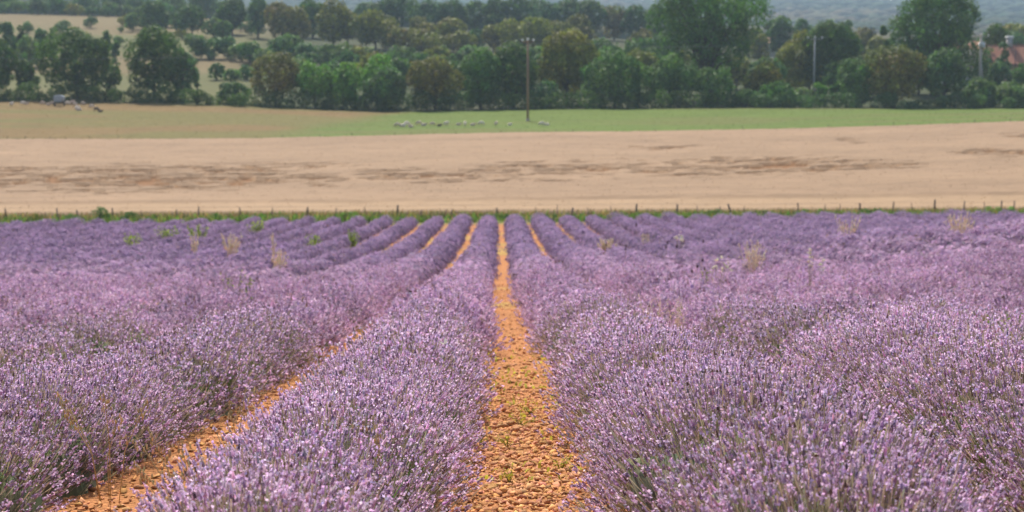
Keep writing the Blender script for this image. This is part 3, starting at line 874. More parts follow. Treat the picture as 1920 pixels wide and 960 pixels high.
belt([(370, 345, 62, 50, 'grey'), (400, 345, 66, 46, 'green'), (428, 345, 66, 44, 'teal'), (455, 340, 82, 50, 'grey'), (410, 300, 117, 34, 'teal'), (438, 290, 128, 40, 'grey'), (472, 335, 74, 44, 'green'), (500, 330, 90, 50, 'grey'), (545, 345, 62, 54, 'grey'), (575, 335, 80, 44, 'teal'), (612, 335, 82, 54, 'grey'), (648, 330, 80, 56, 'grey'), (672, 325, 88, 50, 'olive'), (520, 345, 68, 40, 'green'), (690, 335, 84, 40, 'grey'),
      (465, 300, 120, 40, 'teal'), (560, 300, 105, 60, 'grey')],
     S, 'on the mid slope', None, 'shrub', 'shrubs in the middle of the slope', **far)
belt([(280, 430, 10, 60, 'dark'), (295, 415, 0, 56, 'dark'), (345, 420, 22, 44, 'teal'), (366, 410, 8, 54, 'dark'), (405, 400, 32, 44, 'grey'), (440, 420, -8, 66, 'dark'), (425, 395, 34, 36, 'green'), (488, 410, -6, 50, 'teal'), (545, 395, -10, 96, 'brown'), (628, 395, -4, 76, 'olive'), (655, 400, 10, 50, 'brown'), (706, 390, 18, 104, 'olive'), (688, 395, 22, 40, 'dark'), (762, 385, 48, 116, 'brown'), (850, 385, 56, 108, 'olive'), (790, 400, 30, 70, 'brown'), (845, 405, 28, 64, 'olive'), (800, 380, 62, 64, 'olive'),
      (895, 400, 50, 34, 'teal'), (925, 395, 44, 46, 'brown'), (985, 390, 29, 116, 'olive'), (1072, 400, 26, 110, 'brown'), (1060, 385, 40, 60, 'olive'), (1200, 400, 52, 50, 'brown'), (1130, 350, 72, 70, 'green'), (1195, 340, 66, 76, 'green'), (1100, 345, 78, 50, 'grey'), (1240, 350, 62, 60, 'teal'), (880, 340, 84, 50, 'green'), (760, 345, 88, 60, 'dark'), (590, 420, -8, 60, 'dark'), (255, 420, 22, 30, 'grey'), (320, 440, 6, 50, 'teal')],
     W, 'in the broken wood', None, 'tree', 'trees of the middle slope', **far)
belt([(560 + 48 * i + _q.uniform(-12, 12), 288 + _q.uniform(-8, 26), (108, 104, 100, 96, 102, 100, 96, 98, 100, 104, 100, 96, 92, 90, 92, 96, 100, 104, 108, 112, 112, 110, 108, 104, 100)[i] + _q.uniform(-9, 9), _q.uniform(62, 96), _q.choice(['green', 'teal', 'dark', 'olive', 'green', 'grey'])) for i in range(25)],
     W, 'behind the meadow-edge thicket', None, 'tree', 'trees behind the thicket', dens=26, leaf=.75, clumps=18, rc=.28)
tree('tree', 1796, 300, 56, 104, 'dark', 'dark tree with pale wall glinting through, left of the pale pole', dens=30)
tree('tree', 1872, 296, 66, 34, 'teal', 'loose tree hiding the left end of the red roof', dens=22, clumps=14)
tree('tree', 1845, 306, 88, 60, 'green', 'green tree under the transformer of the pale pole', dens=30)
belt([(575 + 33 * i + (i * 29) % 17, 326 + (i * 37) % 46, 98 - (i * 13) % 26, 58 + (i * 11) % 30, ('green', 'grey', 'teal', 'olive')[i % 4]) for i in range(19)],
     S, 'between thicket and broken wood', None, 'shrub', 'shrubs between thicket and wood', **far)
belt([(8 + 21 * i + (i * 31) % 13, 275 + (i * 67) % 190, None, 14 + (i * 7) % 20, ('grey', 'olive', 'green', 'teal', 'grey')[i % 5]) for i in range(27)],
     S, 'speckling the left slope', None, 'shrub', 'low scrub on the left slope', dens=60, leaf=.4, clumps=9, rc=.3)
belt([(720, 470, -12, 60, 'dark'), (755, 475, -14, 70, 'dark'), (800, 470, -6, 64, 'teal'), (845, 472, -8, 64, 'dark'), (890, 475, 0, 60, 'dark'), (930, 470, -6, 60, 'dark'), (970, 474, -10, 70, 'dark'), (1015, 470, -8, 66, 'teal'), (1060, 475, -6, 70, 'dark'), (1105, 470, -4, 66, 'dark'), (1150, 474, 8, 64, 'brown'), (1190, 470, 10, 66, 'dark'), (1225, 475, 10, 60, 'dark'), (1270, 470, 14, 60, 'teal'), (690, 478, 2, 50, 'teal')],
     W, 'of the hilltop wood', None, 'tree', 'trees of the hilltop wood', **far)
belt([(5, 500, 2, 50, 'teal'), (40, 505, -2, 56, 'grey'), (80, 500, -6, 50, 'dark'), (118, 505, -8, 56, 'teal'), (150, 500, 6, 44, 'olive'), (185, 500, 8, 40, 'teal'), (210, 500, 2, 46, 'grey'), (240, 500, 8, 44, 'grey'), (20, 520, -14, 60, 'dark'), (95, 525, -18, 60, 'grey'), (170, 520, -12, 60, 'teal'), (225, 525, -14, 60, 'dark'), (265, 515, -12, 60, 'teal'), (330, 515, -14, 60, 'grey'), (390, 515, -14, 66, 'teal')],
     W, 'above the bare upper field', None, 'tree', 'trees on the left skyline', **far)
belt([(1458, 420, 26, 54, 'dark'), (1500, 425, 30, 40, 'teal'), (1538, 420, 28, 46, 'teal'), (1580, 415, 28, 44, 'dark'), (1612, 400, 42, 56, 'brown'), (1640, 390, 58, 44, 'olive'), (1850, 420, 44, 50, 'green'), (1885, 430, 38, 60, 'olive'), (1915, 425, 42, 60, 'olive'), (1440, 440, 30, 40, 'dark'), (1400, 430, 40, 60, 'olive'), (1420, 400, 62, 44, 'olive'), (1890, 380, 56, 70, 'teal'), (1940, 380, 58, 60, 'green'), (1470, 360, 82, 44, 'olive')],
     W, 'around the houses', None, 'tree', 'trees around the houses', **far)

# wooded far hills: one mass of crowns
n = 6000
D = 620 * (2550 / 620) ** (rng.random(n) ** .8)
P = rng.uniform(-150, 2070, n); x = (P - 937) / FPX * D; z = terrain(x, D)
r = rng.uniform(4.0, 9.0, n) * (1 + D / 5000)
pr = MB(); pr.ell((0, 0, .15), (1.3, 1.3, .72), 6, 3)
pv = pr.v[0]; pf3 = np.concatenate([np.asarray(f).reshape(-1, 3) for f in pr.f3]); pf4 = np.concatenate([np.asarray(f).reshape(-1, 4) for f in pr.f4])
V = pv[None] * r[:, None, None] * (1 + .08 * rng.standard_normal((n, len(pv), 1))) + np.stack([x, D, z], 1)[:, None]
off = np.arange(n)[:, None, None] * len(pv)
kc = fbm(x * .006, D * .004, 3)[:, None]
c = jit([0.030, 0.048, 0.022], n, .2, .1) * (1 - sst(.5, .62, kc)) + jit([0.075, 0.066, 0.034], n, .2, .1) * sst(.5, .62, kc)
link('far_wood', mesh_np('far_wood', V.reshape(-1, 3), [(pf3[None] + off).reshape(-1, 3), (pf4[None] + off).reshape(-1, 4)], np.repeat(c, len(pv), 0), M_HILLWOOD, True), kind='stuff', label='wooded hills fading into the haze', cat='wood')

# ------------------------------------------------------------------ shrubs in the verge
for i, (px, top, wp, kind, lab) in enumerate([
    (183, 389, 40, 'green', 'dark green bramble bush by the fence, the tallest in the verge at the left'), (236, 396, 34, 'green', 'dark bush in the verge just right of the tallest bramble'),
    (66, 402, 34, 'brown', 'brownish bush in the verge near the left end of the fence'), (128, 401, 36, 'green', 'low green bush in the verge left of the tallest bramble'),
    (480, 402, 44, 'bright', 'fresh green clump in the verge where the weeds invade the lavender'), (404, 400, 24, 'green', 'small green bush in the verge right of a tall thin post'),
    (655, 398, 36, 'bright', 'bright green clump in the verge between two thick posts'), (790, 404, 30, 'green', 'dark green clump in the verge left of the central rows'),
    (845, 405, 26, 'green', 'small dark clump in the verge one row left of the centre'), (938, 402, 34, 'green', 'dark green clump in the verge at the end of the central path'),
    (1022, 402, 40, 'green', 'green clump in the verge just right of the central path'), (1085, 401, 40, 'green', 'green clump around a thick post right of the centre'),
    (1340, 392, 34, 'green', 'green bush in the verge beside the leaning post'), (1190, 397, 40, 'green', 'green clump at the foot of a tall post'), (1245, 398, 34, 'bright', 'light clump in the verge between the two tall posts'),
    (1530, 392, 70, 'bright', 'long bright green clump in the verge right of the leaning post'), (1640, 392, 50, 'green', 'green clump in the verge by a dark thick post'), (1870, 386, 60, 'bright', 'bright green clump in the verge at the right end of the fence'), (1430, 396, 50, 'green', 'low green clump in the verge between the leaning post and a thin one')]):
    tree('shrub', px, 102.6, top - 2, wp * 1.25, kind, lab, 'bush', z0=.0, dens=260, leaf=.12, clumps=10, rc=.3)

# ------------------------------------------------------------------ utility poles and lines
M_WOOD = mat_ground('pole_wood', 4, 0.2, 0.01, 20)
M_CONC = mat_ground('pole_concrete', 5, 0.15, 0.005, 25)
M_CER = mat_ground('white_ceramic', 5, 0.05, 0, 5, 0.3)
def pole(px, D, top, label, colr, mat, r, arm, extra=None):
    b = at(px, 300, D); g = tz(b.x, D); h = at(px, top, D).z - g
    t = thing('utility_pole', label, 'utility pole', (b.x, D, g))
    m = MB(); m.tube([(0, 0, -.5), (0, 0, h * .5), (0, 0, h)], [r * 1.15, r, r * .8], 10, colr); link('pole', m.mesh('pole', mat, True), t)
    m = MB(); m.box((0, -.16, h - .25), (arm, .12, .13), np.array(colr) * .9); link('crossarm', m.mesh('crossarm', mat), t)
    tips = []
    for dx in (-arm / 2 + .08, 0, arm / 2 - .08):
        m = MB(); zz = h - .18 + (.12 if dx == 0 else 0)
        m.tube([(dx, -.16, zz), (dx, -.16, zz + .10), (dx, -.16, zz + .12), (dx, -.16, zz + .30), (dx, -.16, zz + .40)], [.03, .03, .15, .18, .08], 9, (0.8, 0.8, 0.78))
        link('insulator', m.mesh('insulator', M_CER, True), t)
        tips.append(Vector((b.x + dx, D - .16, g + zz + .36)))
    return t, tips, g, h
pb = ground_at(989, 227)
t1, tip1, g1, h1 = pole(989.5, pb.y, 76, 'brown wooden utility pole standing alone in the green meadow', (0.30, 0.20, 0.135), M_WOOD, .185, 1.9)
t2, tip2, g2, h2 = pole(1523, 287, 71, 'grey concrete utility pole in front of the dark trees', (0.42, 0.42, 0.41), M_CONC, .18, 3.0)
t3, tip3, g3, h3 = pole(1832, 292, 67, 'pale utility pole with a transformer near the red roofed house', (0.55, 0.50, 0.47), M_CONC, .26, 3.0)
m = MB(); m.box((0, -.55, h3 - 1.9), (1.1, .7, 1.1), (0.8, 0.8, 0.8)); m.box((0, -.55, h3 - 1.3), (.7, .4, .16), (0.7, 0.7, 0.7)); link('transformer', m.mesh('transformer', M_PAINT), t3)
m = MB(); m.tube([(.9, 0, -.3), (.45, 0, h3 * .35), (.12, 0, h3 * .55)], [.14, .13, .1], 7, (0.5, 0.45, 0.42)); link('brace', m.mesh('brace', M_CONC), t3)
m = MB(); m.box((0, 0, .12), (.7, .7, .4), (0.5, 0.42, 0.36), .7); link('footing', m.mesh('footing', M_CONC), t1)
def line(A, B, sag, label):
    t = thing('power_line', label, 'power line', A[0])
    for a, b in zip(A, B):
        m = MB(); P = []
        for i in range(33):
            u = i / 32; p = a.lerp(b, u) - A[0]; P.append((p.x, p.y, p.z - sag * 4 * u * (1 - u)))
        m.tube(P, .008, 4, (0.16, 0.17, 0.17)); link('wire', m.mesh('wire', M_POST), t)
lend = [at(-520 + 24 * (i - 1), 92, 236) for i in range(3)]
line(tip1, lend, 2.3, 'overhead wires running left from the wooden pole')
line(tip1, tip2, 1.6, 'overhead wires between the wooden pole and the grey concrete pole')
line(tip2, tip3, .9, 'overhead wires between the grey concrete pole and the pale pole')
xg = at(1905, 80, 296); gp = tz(xg.x, 296)
t = thing('metal_post', 'slim dark post standing before the red roof', 'post', (xg.x, 296, gp)); m = MB(); hp = at(1905, 82, 296).z - gp
m.tube([(0, 0, -.2), (0, 0, hp)], [.09, .06], 7, (0.06, 0.06, 0.065)); m.tube([(0, 0, hp - .1), (.5, 0, hp)], [.04, .03], 6, (0.06, 0.06, 0.065)); link('shaft', m.mesh('shaft', M_PAINT), t)

# ------------------------------------------------------------------ houses
M_TILE = mat_ground('roof_tile', 3, 0.2, 0.02, 8)
M_WALL = mat_ground('plaster', 1.5, 0.1, 0.01, 9)
M_GLASS, _t, _p, _o = mat_base('window_glass'); _p.inputs['Base Color'].default_value = (0.03, 0.035, 0.04, 1); _p.inputs['Roughness'].default_value = .15
def house(px0, px1, D, eave, ridge, depth, wallc, roofc, label, nwin=3, over=.35, yaw=0.0):
    a = at(px0, eave, D); b = at(px1, eave, D); xm = (a.x + b.x) / 2; L = b.x - a.x
    g = min(tz(xm, D), tz(a.x, D), tz(b.x, D)) - .2
    he = a.z - g; hr = at((px0 + px1) / 2, ridge, D).z - g
    t = thing('house', label, 'house', (xm, D + depth / 2, g), yaw)
    m = MB(); x = L / 2; y = depth / 2
    m.add([(-x, -y, 0), (x, -y, 0), (x, y, 0), (-x, y, 0), (-x, -y, he), (x, -y, he), (x, y, he), (-x, y, he), (-x, 0, hr - .12), (x, 0, hr - .12)],
          f4=[(0, 1, 5, 4), (2, 3, 7, 6)], f3=[(4, 8, 7), (5, 6, 9)], c=wallc)
    m.add([(-x, -y, 0), (-x, y, 0), (-x, y, he), (-x, -y, he), (x, -y, 0), (x, y, 0), (x, y, he), (x, -y, he)], f4=[(0, 3, 2, 1), (4, 5, 6, 7)], c=wallc)
    link('wall', m.mesh('wall', M_WALL), t)
    rt = None
    m = MB(); o = over; k = (hr - he) / y
    n_ = max(10, int(L / .35)); rows = []
    for s in (-1, 1):
        xs_ = np.linspace(-x - o, x + o, n_ * 2 + 1); bump = np.where(np.arange(n_ * 2 + 1) % 2, .07, 0)
        v = [(q, s * (y + o), he - k * o + e + .03) for q, e in zip(xs_, bump)] + [(q, 0, hr + e + .03) for q, e in zip(xs_, bump)]
        N = len(xs_)
        m.add(v, f4=[(i, i + 1, N + i + 1, N + i) if s < 0 else (i + 1, i, N + i, N + i + 1) for i in range(N - 1)], c=jit(roofc, 2 * N, .08, .04))
    m.tube([(-x - o, 0, hr + .06), (x + o, 0, hr + .06)], .16, 6, np.array(roofc) * .9)
    m.box((0, -y - o + .04, he - k * o - .06), (L + 2 * o, .1, .14), (0.12, 0.09, 0.08))
    rt = link('roof', m.mesh('roof', M_TILE), t)
    for i in range(nwin):
        wx = -x + L * (i + .5) / nwin
        m = MB(); m.box((wx, -y - .02, he * .55), (1.1, .12, 1.3), (0.5, 0.46, 0.42)); wn = link('window', m.mesh('window', M_PAINT), t)
        m = MB(); m.box((wx, -y - .07, he * .55), (.9, .06, 1.1), (0.1, 0.1, 0.1)); link('pane', m.mesh('pane', M_GLASS), wn)
    return t, rt, (xm, D + depth / 2, g, he, hr, L)
h_, roof_, q = house(1866, 2010, 303, 118, 84, 9, (0.46, 0.30, 0.22), (0.33, 0.16, 0.11), 'house with a red tiled roof and white topped chimney at the right')
cx = at(1893, 80, 307.5).x - q[0]
m = MB(); m.box((cx, 0, q[4] + .7), (1.0, .9, 1.9), (0.62, 0.60, 0.60)); m.box((cx - .35, -.47, q[4] + .95), (.16, .05, .7), (0.25, 0.27, 0.3)); m.box((cx + .3, -.47, q[4] + .95), (.16, .05, .7), (0.25, 0.27, 0.3)); m.box((cx, 0, q[4] + 1.85), (1.7, 1.3, .35), (0.8, 0.79, 0.77), .75)
link('chimney', m.mesh('chimney', M_WALL), roof_)
house(1748, 1862, 316, 90, 76, 8, (0.80, 0.79, 0.77), (0.42, 0.22, 0.16), 'white walled house mostly hidden behind the tall tree', 3)
house(1428, 1456, 430, 80, 69, 7, (0.62, 0.56, 0.50), (0.50, 0.30, 0.22), 'small pale house far back beside the huge branching tree', 2)

# ------------------------------------------------------------------ water tank trailer
pt = at(111, 188, 243); gt = tz(pt.x, 243)
tank = thing('tank_trailer', 'pale grey water tank trailer parked at the hedge among sheep', 'trailer', (pt.x, 243, gt))
S_ = 1.0
m = MB(); v = []
for yv in (-.85, -.8, .8, .85):
    rr = .93 if abs(yv) > .82 else 1
    for a in np.linspace(0, 2 * np.pi, 20, endpoint=False):
        ca, sa = math.cos(a), math.sin(a)
        v.append((.92 * rr * np.sign(ca) * abs(ca) ** .55, yv, 1.42 + .62 * rr * np.sign(sa) * abs(sa) ** .55))
f = [(i * 20 + j, i * 20 + (j + 1) % 20, (i + 1) * 20 + (j + 1) % 20, (i + 1) * 20 + j) for i in range(3) for j in range(20)]
m.add(v, f4=f, c=(0.36, 0.40, 0.46)); m.add([v[j] for j in range(20)] + [(0, -.87, 1.42)], f3=[(j, 20, (j + 1) % 20) for j in range(20)], c=(0.36, 0.40, 0.46)); m.add([v[60 + j] for j in range(20)] + [(0, .87, 1.42)], f3=[(j, (j + 1) % 20, 20) for j in range(20)], c=(0.36, 0.40, 0.46))
tk = link('tank', m.mesh('tank', M_PAINT, True), tank)
m = MB(); m.tube([(0, 0, 2.02), (0, 0, 2.10)], .22, 12, (0.42, 0.46, 0.5)); link('lid', m.mesh('lid', M_PAINT), tk)
m = MB(); m.box((-.75, 0, .72), (.10, 1.9, .12), (0.05, 0.05, 0.055)); m.box((.75, 0, .72), (.10, 1.9, .12), (0.05, 0.05, 0.055)); m.box((0, -.8, .70), (1.4, .1, .12), (0.05, 0.05, 0.055)); m.box((0, .8, .70), (1.4, .1, .12), (0.05, 0.05, 0.055)); m.box((0, -1.5, .62), (.1, 1.4, .1), (0.05, 0.05, 0.055)); link('chassis', m.mesh('chassis', M_PAINT), tank)
for sx in (-1, 1):
    m = MB(); m.tube([(sx * .92, 0, .38), (sx * 1.10, 0, .38)], .38, 16, (0.03, 0.03, 0.032)); wl = link('wheel', m.mesh('wheel', M_PAINT), tank)
    m = MB(); m.tube([(sx * 1.02, 0, .38), (sx * 1.115, 0, .38)], .2, 12, (0.35, 0.35, 0.35)); link('rim', m.mesh('rim', M_PAINT), wl)

tank.scale = (.82, .82, .88)
# ------------------------------------------------------------------ sheep
def skin_mesh(name, verts, edges, radii, mat, col):
    me = bpy.data.meshes.new(name); me.from_pydata(verts, edges, [])
    o = bpy.data.objects.new(name, me); COL.objects.link(o)
    o.modifiers.new('s', 'SKIN'); sv = me.skin_vertices[0].data
    for i, r in enumerate(radii): sv[i].radius = r if isinstance(r, tuple) else (r, r)
    sv[0].use_root = True
    ss = o.modifiers.new('d', 'SUBSURF'); ss.levels = 1
    bpy.context.view_layer.update()
    dg = bpy.context.evaluated_depsgraph_get()
    nm = bpy.data.meshes.new_from_object(o.evaluated_get(dg))
    bpy.data.objects.remove(o); bpy.data.meshes.remove(me)
    nm.materials.clear(); nm.materials.append(mat)
    a = nm.attributes.new('col', 'FLOAT_COLOR', 'POINT')
    c = np.ones((len(nm.vertices), 4), np.float32); c[:, :3] = col
    co = np.empty(len(nm.vertices) * 3, np.float32); nm.vertices.foreach_get('co', co); co = co.reshape(-1, 3)
    a.data.foreach_set('color', c.ravel())
    nm.name = name
    return nm, co
def sheep_mesh(pose, wool, face):
    # head towards +x; z up; shoulder height about 0.75
    if pose == 'graze':
        V = [(0, 0, .62), (.32, 0, .64), (.50, 0, .55), (.66, 0, .30), (.74, 0, .10), (-.32, 0, .62), (-.46, 0, .50),
             (.30, .12, .42), (.31, .13, .22), (.30, .13, .02), (.30, -.12, .42), (.29, -.13, .22), (.30, -.13, .02),
             (-.34, .12, .42), (-.40, .13, .22), (-.36, .13, .02), (-.34, -.12, .42), (-.41, -.13, .22), (-.37, -.13, .02), (.66, .10, .33), (.66, -.10, .33)]
    elif pose == 'stand':
        V = [(0, 0, .62), (.32, 0, .66), (.48, 0, .76), (.62, 0, .90), (.80, 0, .84), (-.32, 0, .62), (-.46, 0, .50),
             (.30, .12, .42), (.31, .13, .22), (.30, .13, .02), (.30, -.12, .42), (.29, -.13, .22), (.30, -.13, .02),
             (-.34, .12, .42), (-.40, .13, .22), (-.36, .13, .02), (-.34, -.12, .42), (-.41, -.13, .22), (-.37, -.13, .02), (.60, .12, .93), (.60, -.12, .93)]
    else:
        V = [(0, 0, .27), (.32, 0, .30), (.47, 0, .40), (.60, 0, .54), (.78, 0, .48), (-.32, 0, .27), (-.48, 0, .20),
             (.34, .16, .12), (.46, .20, .05), (.30, .22, .04), (.34, -.16, .12), (.46, -.20, .05), (.30, -.22, .04),
             (-.30, .17, .14), (-.14, .22, .06), (-.34, .25, .04), (-.30, -.17, .14), (-.14, -.22, .06), (-.34, -.25, .04), (.58, .12, .57), (.58, -.12, .57)]
    E = [(0, 1), (1, 2), (2, 3), (3, 4), (0, 5), (5, 6), (1, 7), (7, 8), (8, 9), (1, 10), (10, 11), (11, 12), (5, 13), (13, 14), (14, 15), (5, 16), (16, 17), (17, 18), (3, 19), (3, 20)]
    Rr = [(.26, .25), (.24, .23), .15, .10, .055, (.25, .24), .12, .09, .045, .035, .09, .045, .035, .11, .045, .035, .11, .045, .035, .03, .03]
    nm, co = skin_mesh('sheep', V, E, Rr, M_WOOL, wool)
    a = nm.attributes['col']
    f = (co[:, 0] > .60) | ((co[:, 2] < .34) & (np.abs(co[:, 1]) > .07) & (pose != 'lie'))
    for i in np.where(f)[0]: a.data[i].color = (*face, 1)
    return nm
cream = (0.62, 0.50, 0.42); pale = (0.78, 0.68, 0.58); brn = (0.10, 0.08, 0.07)
SM = {(p, n): sheep_mesh(p, c, f) for p in ('graze', 'stand', 'lie') for n, c, f in (('cream', cream, (0.42, 0.33, 0.28)), ('pale', pale, (0.5, 0.42, 0.36)), ('dark', brn, (0.04, 0.035, 0.03)))}
SHEEP = [ # px, py (feet), pose, coat, heading, scale, label
 (21, 195, 'stand', 'pale', 1.2, 1.0, 'pale sheep standing alone at the far left of the hedge'),
 (42, 193, 'graze', 'pale', .3, 1.0, 'pale sheep second from the left below the hedge'),
 (49, 192, 'lie', 'cream', 0, .9, 'cream sheep lying close behind the second pale sheep at the left'),
 (80, 192, 'graze', 'cream', 3.1, .9, 'cream sheep farthest left of the three beside the tank'),
 (90, 192.5, 'lie', 'cream', 0, .95, 'cream sheep lying in the middle of the three left of the tank'),
 (98, 193, 'graze', 'cream', .2, 1.0, 'cream sheep touching the left wheel of the tank'),
 (127, 192, 'graze', 'pale', 3.0, 1.0, 'pale sheep just right of the tank wheel'),
 (135, 191, 'stand', 'cream', .3, 1.0, 'cream sheep standing behind the pale one right of the tank'),
 (141, 194, 'graze', 'cream', 2.8, 1.0, 'cream sheep grazing behind the big pair right of the tank'),
 (144, 200, 'graze', 'pale', .2, 1.05, 'pale sheep nearest the camera right of the tank'),
 (148, 201, 'lie', 'cream', 3.0, 1.1, 'cream sheep lying beside the nearest pale sheep'),
 (155, 192, 'graze', 'cream', 0, .9, 'cream sheep behind, between the tank flock and the dark sheep'),
 (172, 197, 'graze', 'cream', 3.1, 1.0, 'cream sheep right behind the dark sheep'),
 (180, 202, 'graze', 'dark', 0, 1.0, 'dark sheep at the right end of the flock by the tank'),
 (187, 203, 'lie', 'dark', .4, .9, 'dark lamb lying at the heels of the dark sheep'),
 (746, 239, 'graze', 'cream', 3.0, 1.05, 'cream sheep at the left end of the meadow flock'),
 (754, 238, 'lie', 'pale', .2, 1.1, 'pale sheep lying second in the crowded left end of the meadow flock'),
 (762, 237, 'graze', 'pale', .1, 1.1, 'pale sheep third in the crowded left end of the meadow flock'),
 (771, 239, 'lie', 'cream', 3.0, .9, 'cream sheep lying at the right of the crowded left end'),
 (786, 235, 'graze', 'cream', 3.1, 1.0, 'cream sheep left one of the touching pair in the meadow flock'),
 (794, 236, 'lie', 'cream', 0, 1.0, 'cream sheep right one of the touching pair in the meadow flock'),
 (810, 236, 'graze', 'cream', 0, .9, 'cream sheep grazing just left of the dark one in the meadow'),
 (823, 237, 'lie', 'dark', .3, .85, 'single dark sheep lying in the meadow flock'),
 (836, 236, 'stand', 'pale', .4, .95, 'pale sheep standing just right of the dark one in the meadow'),
 (859, 235, 'lie', 'cream', 0, .9, 'cream sheep left of the brightest pale one in the meadow'),
 (872, 237, 'stand', 'pale', 1.6, 1.0, 'brightest pale sheep facing away in the meadow flock'),
 (886, 236, 'lie', 'cream', 0, 1.0, 'cream sheep lying right of the brightest pale one'),
 (903, 236, 'graze', 'pale', 3.1, 1.05, 'pale sheep grazing right of the lying cream one in the meadow'),
 (930, 236, 'stand', 'cream', 1.2, .9, 'lone cream sheep well left of the wooden pole'),
 (955, 235, 'lie', 'pale', .3, .8, 'small pale lamb lying nearest the left of the wooden pole'),
 (1015, 237, 'graze', 'pale', 0, 1.05, 'pale sheep grazing right of the wooden pole'),
 (1027, 235, 'lie', 'pale', 2.8, .8, 'small pale lamb at the right end of the meadow flock')]
for px, py, pose, coat, hd, sc_, lab in SHEEP:
    p = ground_at(px, py, 150, 262) if px > 400 else at(px, 190, 247 - (py - 190) * 1.1)
    y = p.y; x = p.x
    o = link('sheep', SM[(pose, coat)], None, None, lab, 'sheep', 'sheep lying and grazing in the meadow', (x, y, tz(x, y) - .01))
    o.rotation_euler = (0, 0, hd); o.scale = (sc_ * .82,) * 3

# ------------------------------------------------------------------ weeds, dry grasses, insects
def above(px, py, h, lo=4.5, hi=103):
    """the point seen at (px, py) that is h above the ground"""
    for Y in np.geomspace(lo, hi, 900):
        p = at(px, py, Y)
        if p.z - tz(p.x, p.y) <= h: return p
    return at(px, py, hi)
def leafquad(m, p, d, s, col):
    d = np.asarray(d, float); d /= np.linalg.norm(d) + 1e-9
    r = np.cross(d, rng.standard_normal(3)); r /= np.linalg.norm(r) + 1e-9
    p = np.asarray(p, float)
    m.add([p, p + d * s * .45 + r * s * .22, p + d * s, p + d * s * .45 - r * s * .22], f4=[(0, 1, 2, 3)], c=col)
def weed(kind, px, py, bot, label, cat=None, spread=.18, n=9):
    p = above(px, bot, .44, 5.6); p = above(px, bot, .62 if p.y > 24 else .46, 5.6); p = at(px, py, p.y); g = tz(p.x, p.y); h = p.z - g
    t = thing({'pale': 'dry_grass', 'white': 'wildflower', 'dark': 'thistle', 'green': 'weed', 'oat': 'dry_grass', 'head': 'dried_flower'}[kind], label, cat or {'pale': 'dry grass', 'white': 'wildflower', 'dark': 'thistle', 'green': 'weed', 'oat': 'dry grass', 'head': 'dried flower'}[kind], (p.x, p.y, g))
    st, hd = MB(), MB()
    px_m = p.y / FPX * 1.875
    for i in range(n):
        a = random.uniform(0, 6.28); l = spread * random.random() ** .7
        hh = h * random.uniform(.72, 1.0) if i else h
        tip = np.array([math.cos(a) * l, math.sin(a) * l, hh]); b = tip * np.array([.25, .25, 0])
        mid = (tip + b) / 2 * np.array([.75, .75, 1.06])
        r = max(.0022, px_m * (.14 if p.y < 12 else .19))
        if kind in ('pale', 'white', 'dark', 'head', 'oat'):
            sc_ = {'pale': (0.82, 0.70, 0.54), 'white': (0.42, 0.36, 0.22), 'dark': (0.36, 0.27, 0.16), 'head': (0.30, 0.25, 0.14), 'oat': (0.58, 0.45, 0.26)}[kind]
            if kind == 'oat':
                tip[:2] += np.array([.07, .02]) * random.uniform(-1.2, 1.2)
                end = tip + np.array([random.uniform(-.08, .08), .0, -.015])
                st.tube([b, mid, tip, end], [r, r, r * .8, r * .6], 5, sc_)
                for q in range(13):
                    u = q / 12; s0 = tip * (1 - u) + end * u + np.array([0, 0, -.10 * (1 - u)])
                    s0 = mid * (.35 - .35 * u) + tip * (.65 + .35 * u) if u < .7 else tip * (1 - (u - .7) / .3) + end * ((u - .7) / .3)
                    e = s0 + np.array([random.uniform(-.02, .02), random.uniform(-.02, .02), random.uniform(-.03, .01)])
                    hd.ell(e, (.0042, .0042, .011), 5, 4, jit((0.66, 0.52, 0.32), 1, .1)[0])
                continue
            st.tube([b, mid, tip], [r, r, r * .8], 5, sc_)
            if kind == 'pale':
                for q in range(7):
                    u = random.uniform(.55, 1.02); c = b * (1 - u) + tip * u
                    hd.ell(c + rng.standard_normal(3) * .02, (px_m * .42, px_m * .42, px_m * 1.4), 5, 4, jit((0.84, 0.73, 0.58), 1, .08)[0])
            elif kind == 'white':
                for q in range(4):
                    hd.ell(tip + rng.standard_normal(3) * px_m * 1.2, (px_m * 1.0, px_m * 1.0, px_m * .75), 7, 5, jit((0.86, 0.80, 0.68), 1, .05)[0], .15)
            elif kind == 'dark':
                hd.ell(tip, (px_m * .95, px_m * .95, px_m * 1.7), 7, 5, jit((0.10, 0.055, 0.06), 1, .15)[0], .15)
                for q in range(8): leafquad(hd, tip + np.array([0, 0, px_m * .6]), rng.standard_normal(3) * .6 + np.array([0, 0, 1]), px_m * 1.2, (0.20, 0.12, 0.13))
            elif kind == 'head':
                for q in range(10):
                    hd.ell(tip + np.array([random.uniform(-1, 1), random.uniform(-1, 1), random.uniform(-.3, .3)]) * .016, (.006, .006, .005), 6, 4, jit((0.42, 0.27, 0.12), 1, .15)[0], .15)
        else:
            st.tube([b, mid, tip], [r, r, r * .7], 5, (0.16, 0.20, 0.05))
            for q in range(8):
                u = random.uniform(.25, 1.0); c = b * (1 - u) + tip * u
                leafquad(hd, c, rng.standard_normal(3) + np.array([0, 0, .4]), max(.035, px_m * 2.8) * random.uniform(.6, 1.2), jit((0.36, 0.46, 0.06), 1, .2)[0])
    link('stem', st.mesh('stem', M_DRY), t, kind='stuff' if n > 1 else None)
    link({'green': 'foliage', 'pale': 'seed_head', 'oat': 'seed_head', 'white': 'flower_head', 'dark': 'flower_head', 'head': 'flower_head'}[kind], hd.mesh('head', M_GRASS if kind == 'green' else M_DRY), t, kind='stuff')
    return t

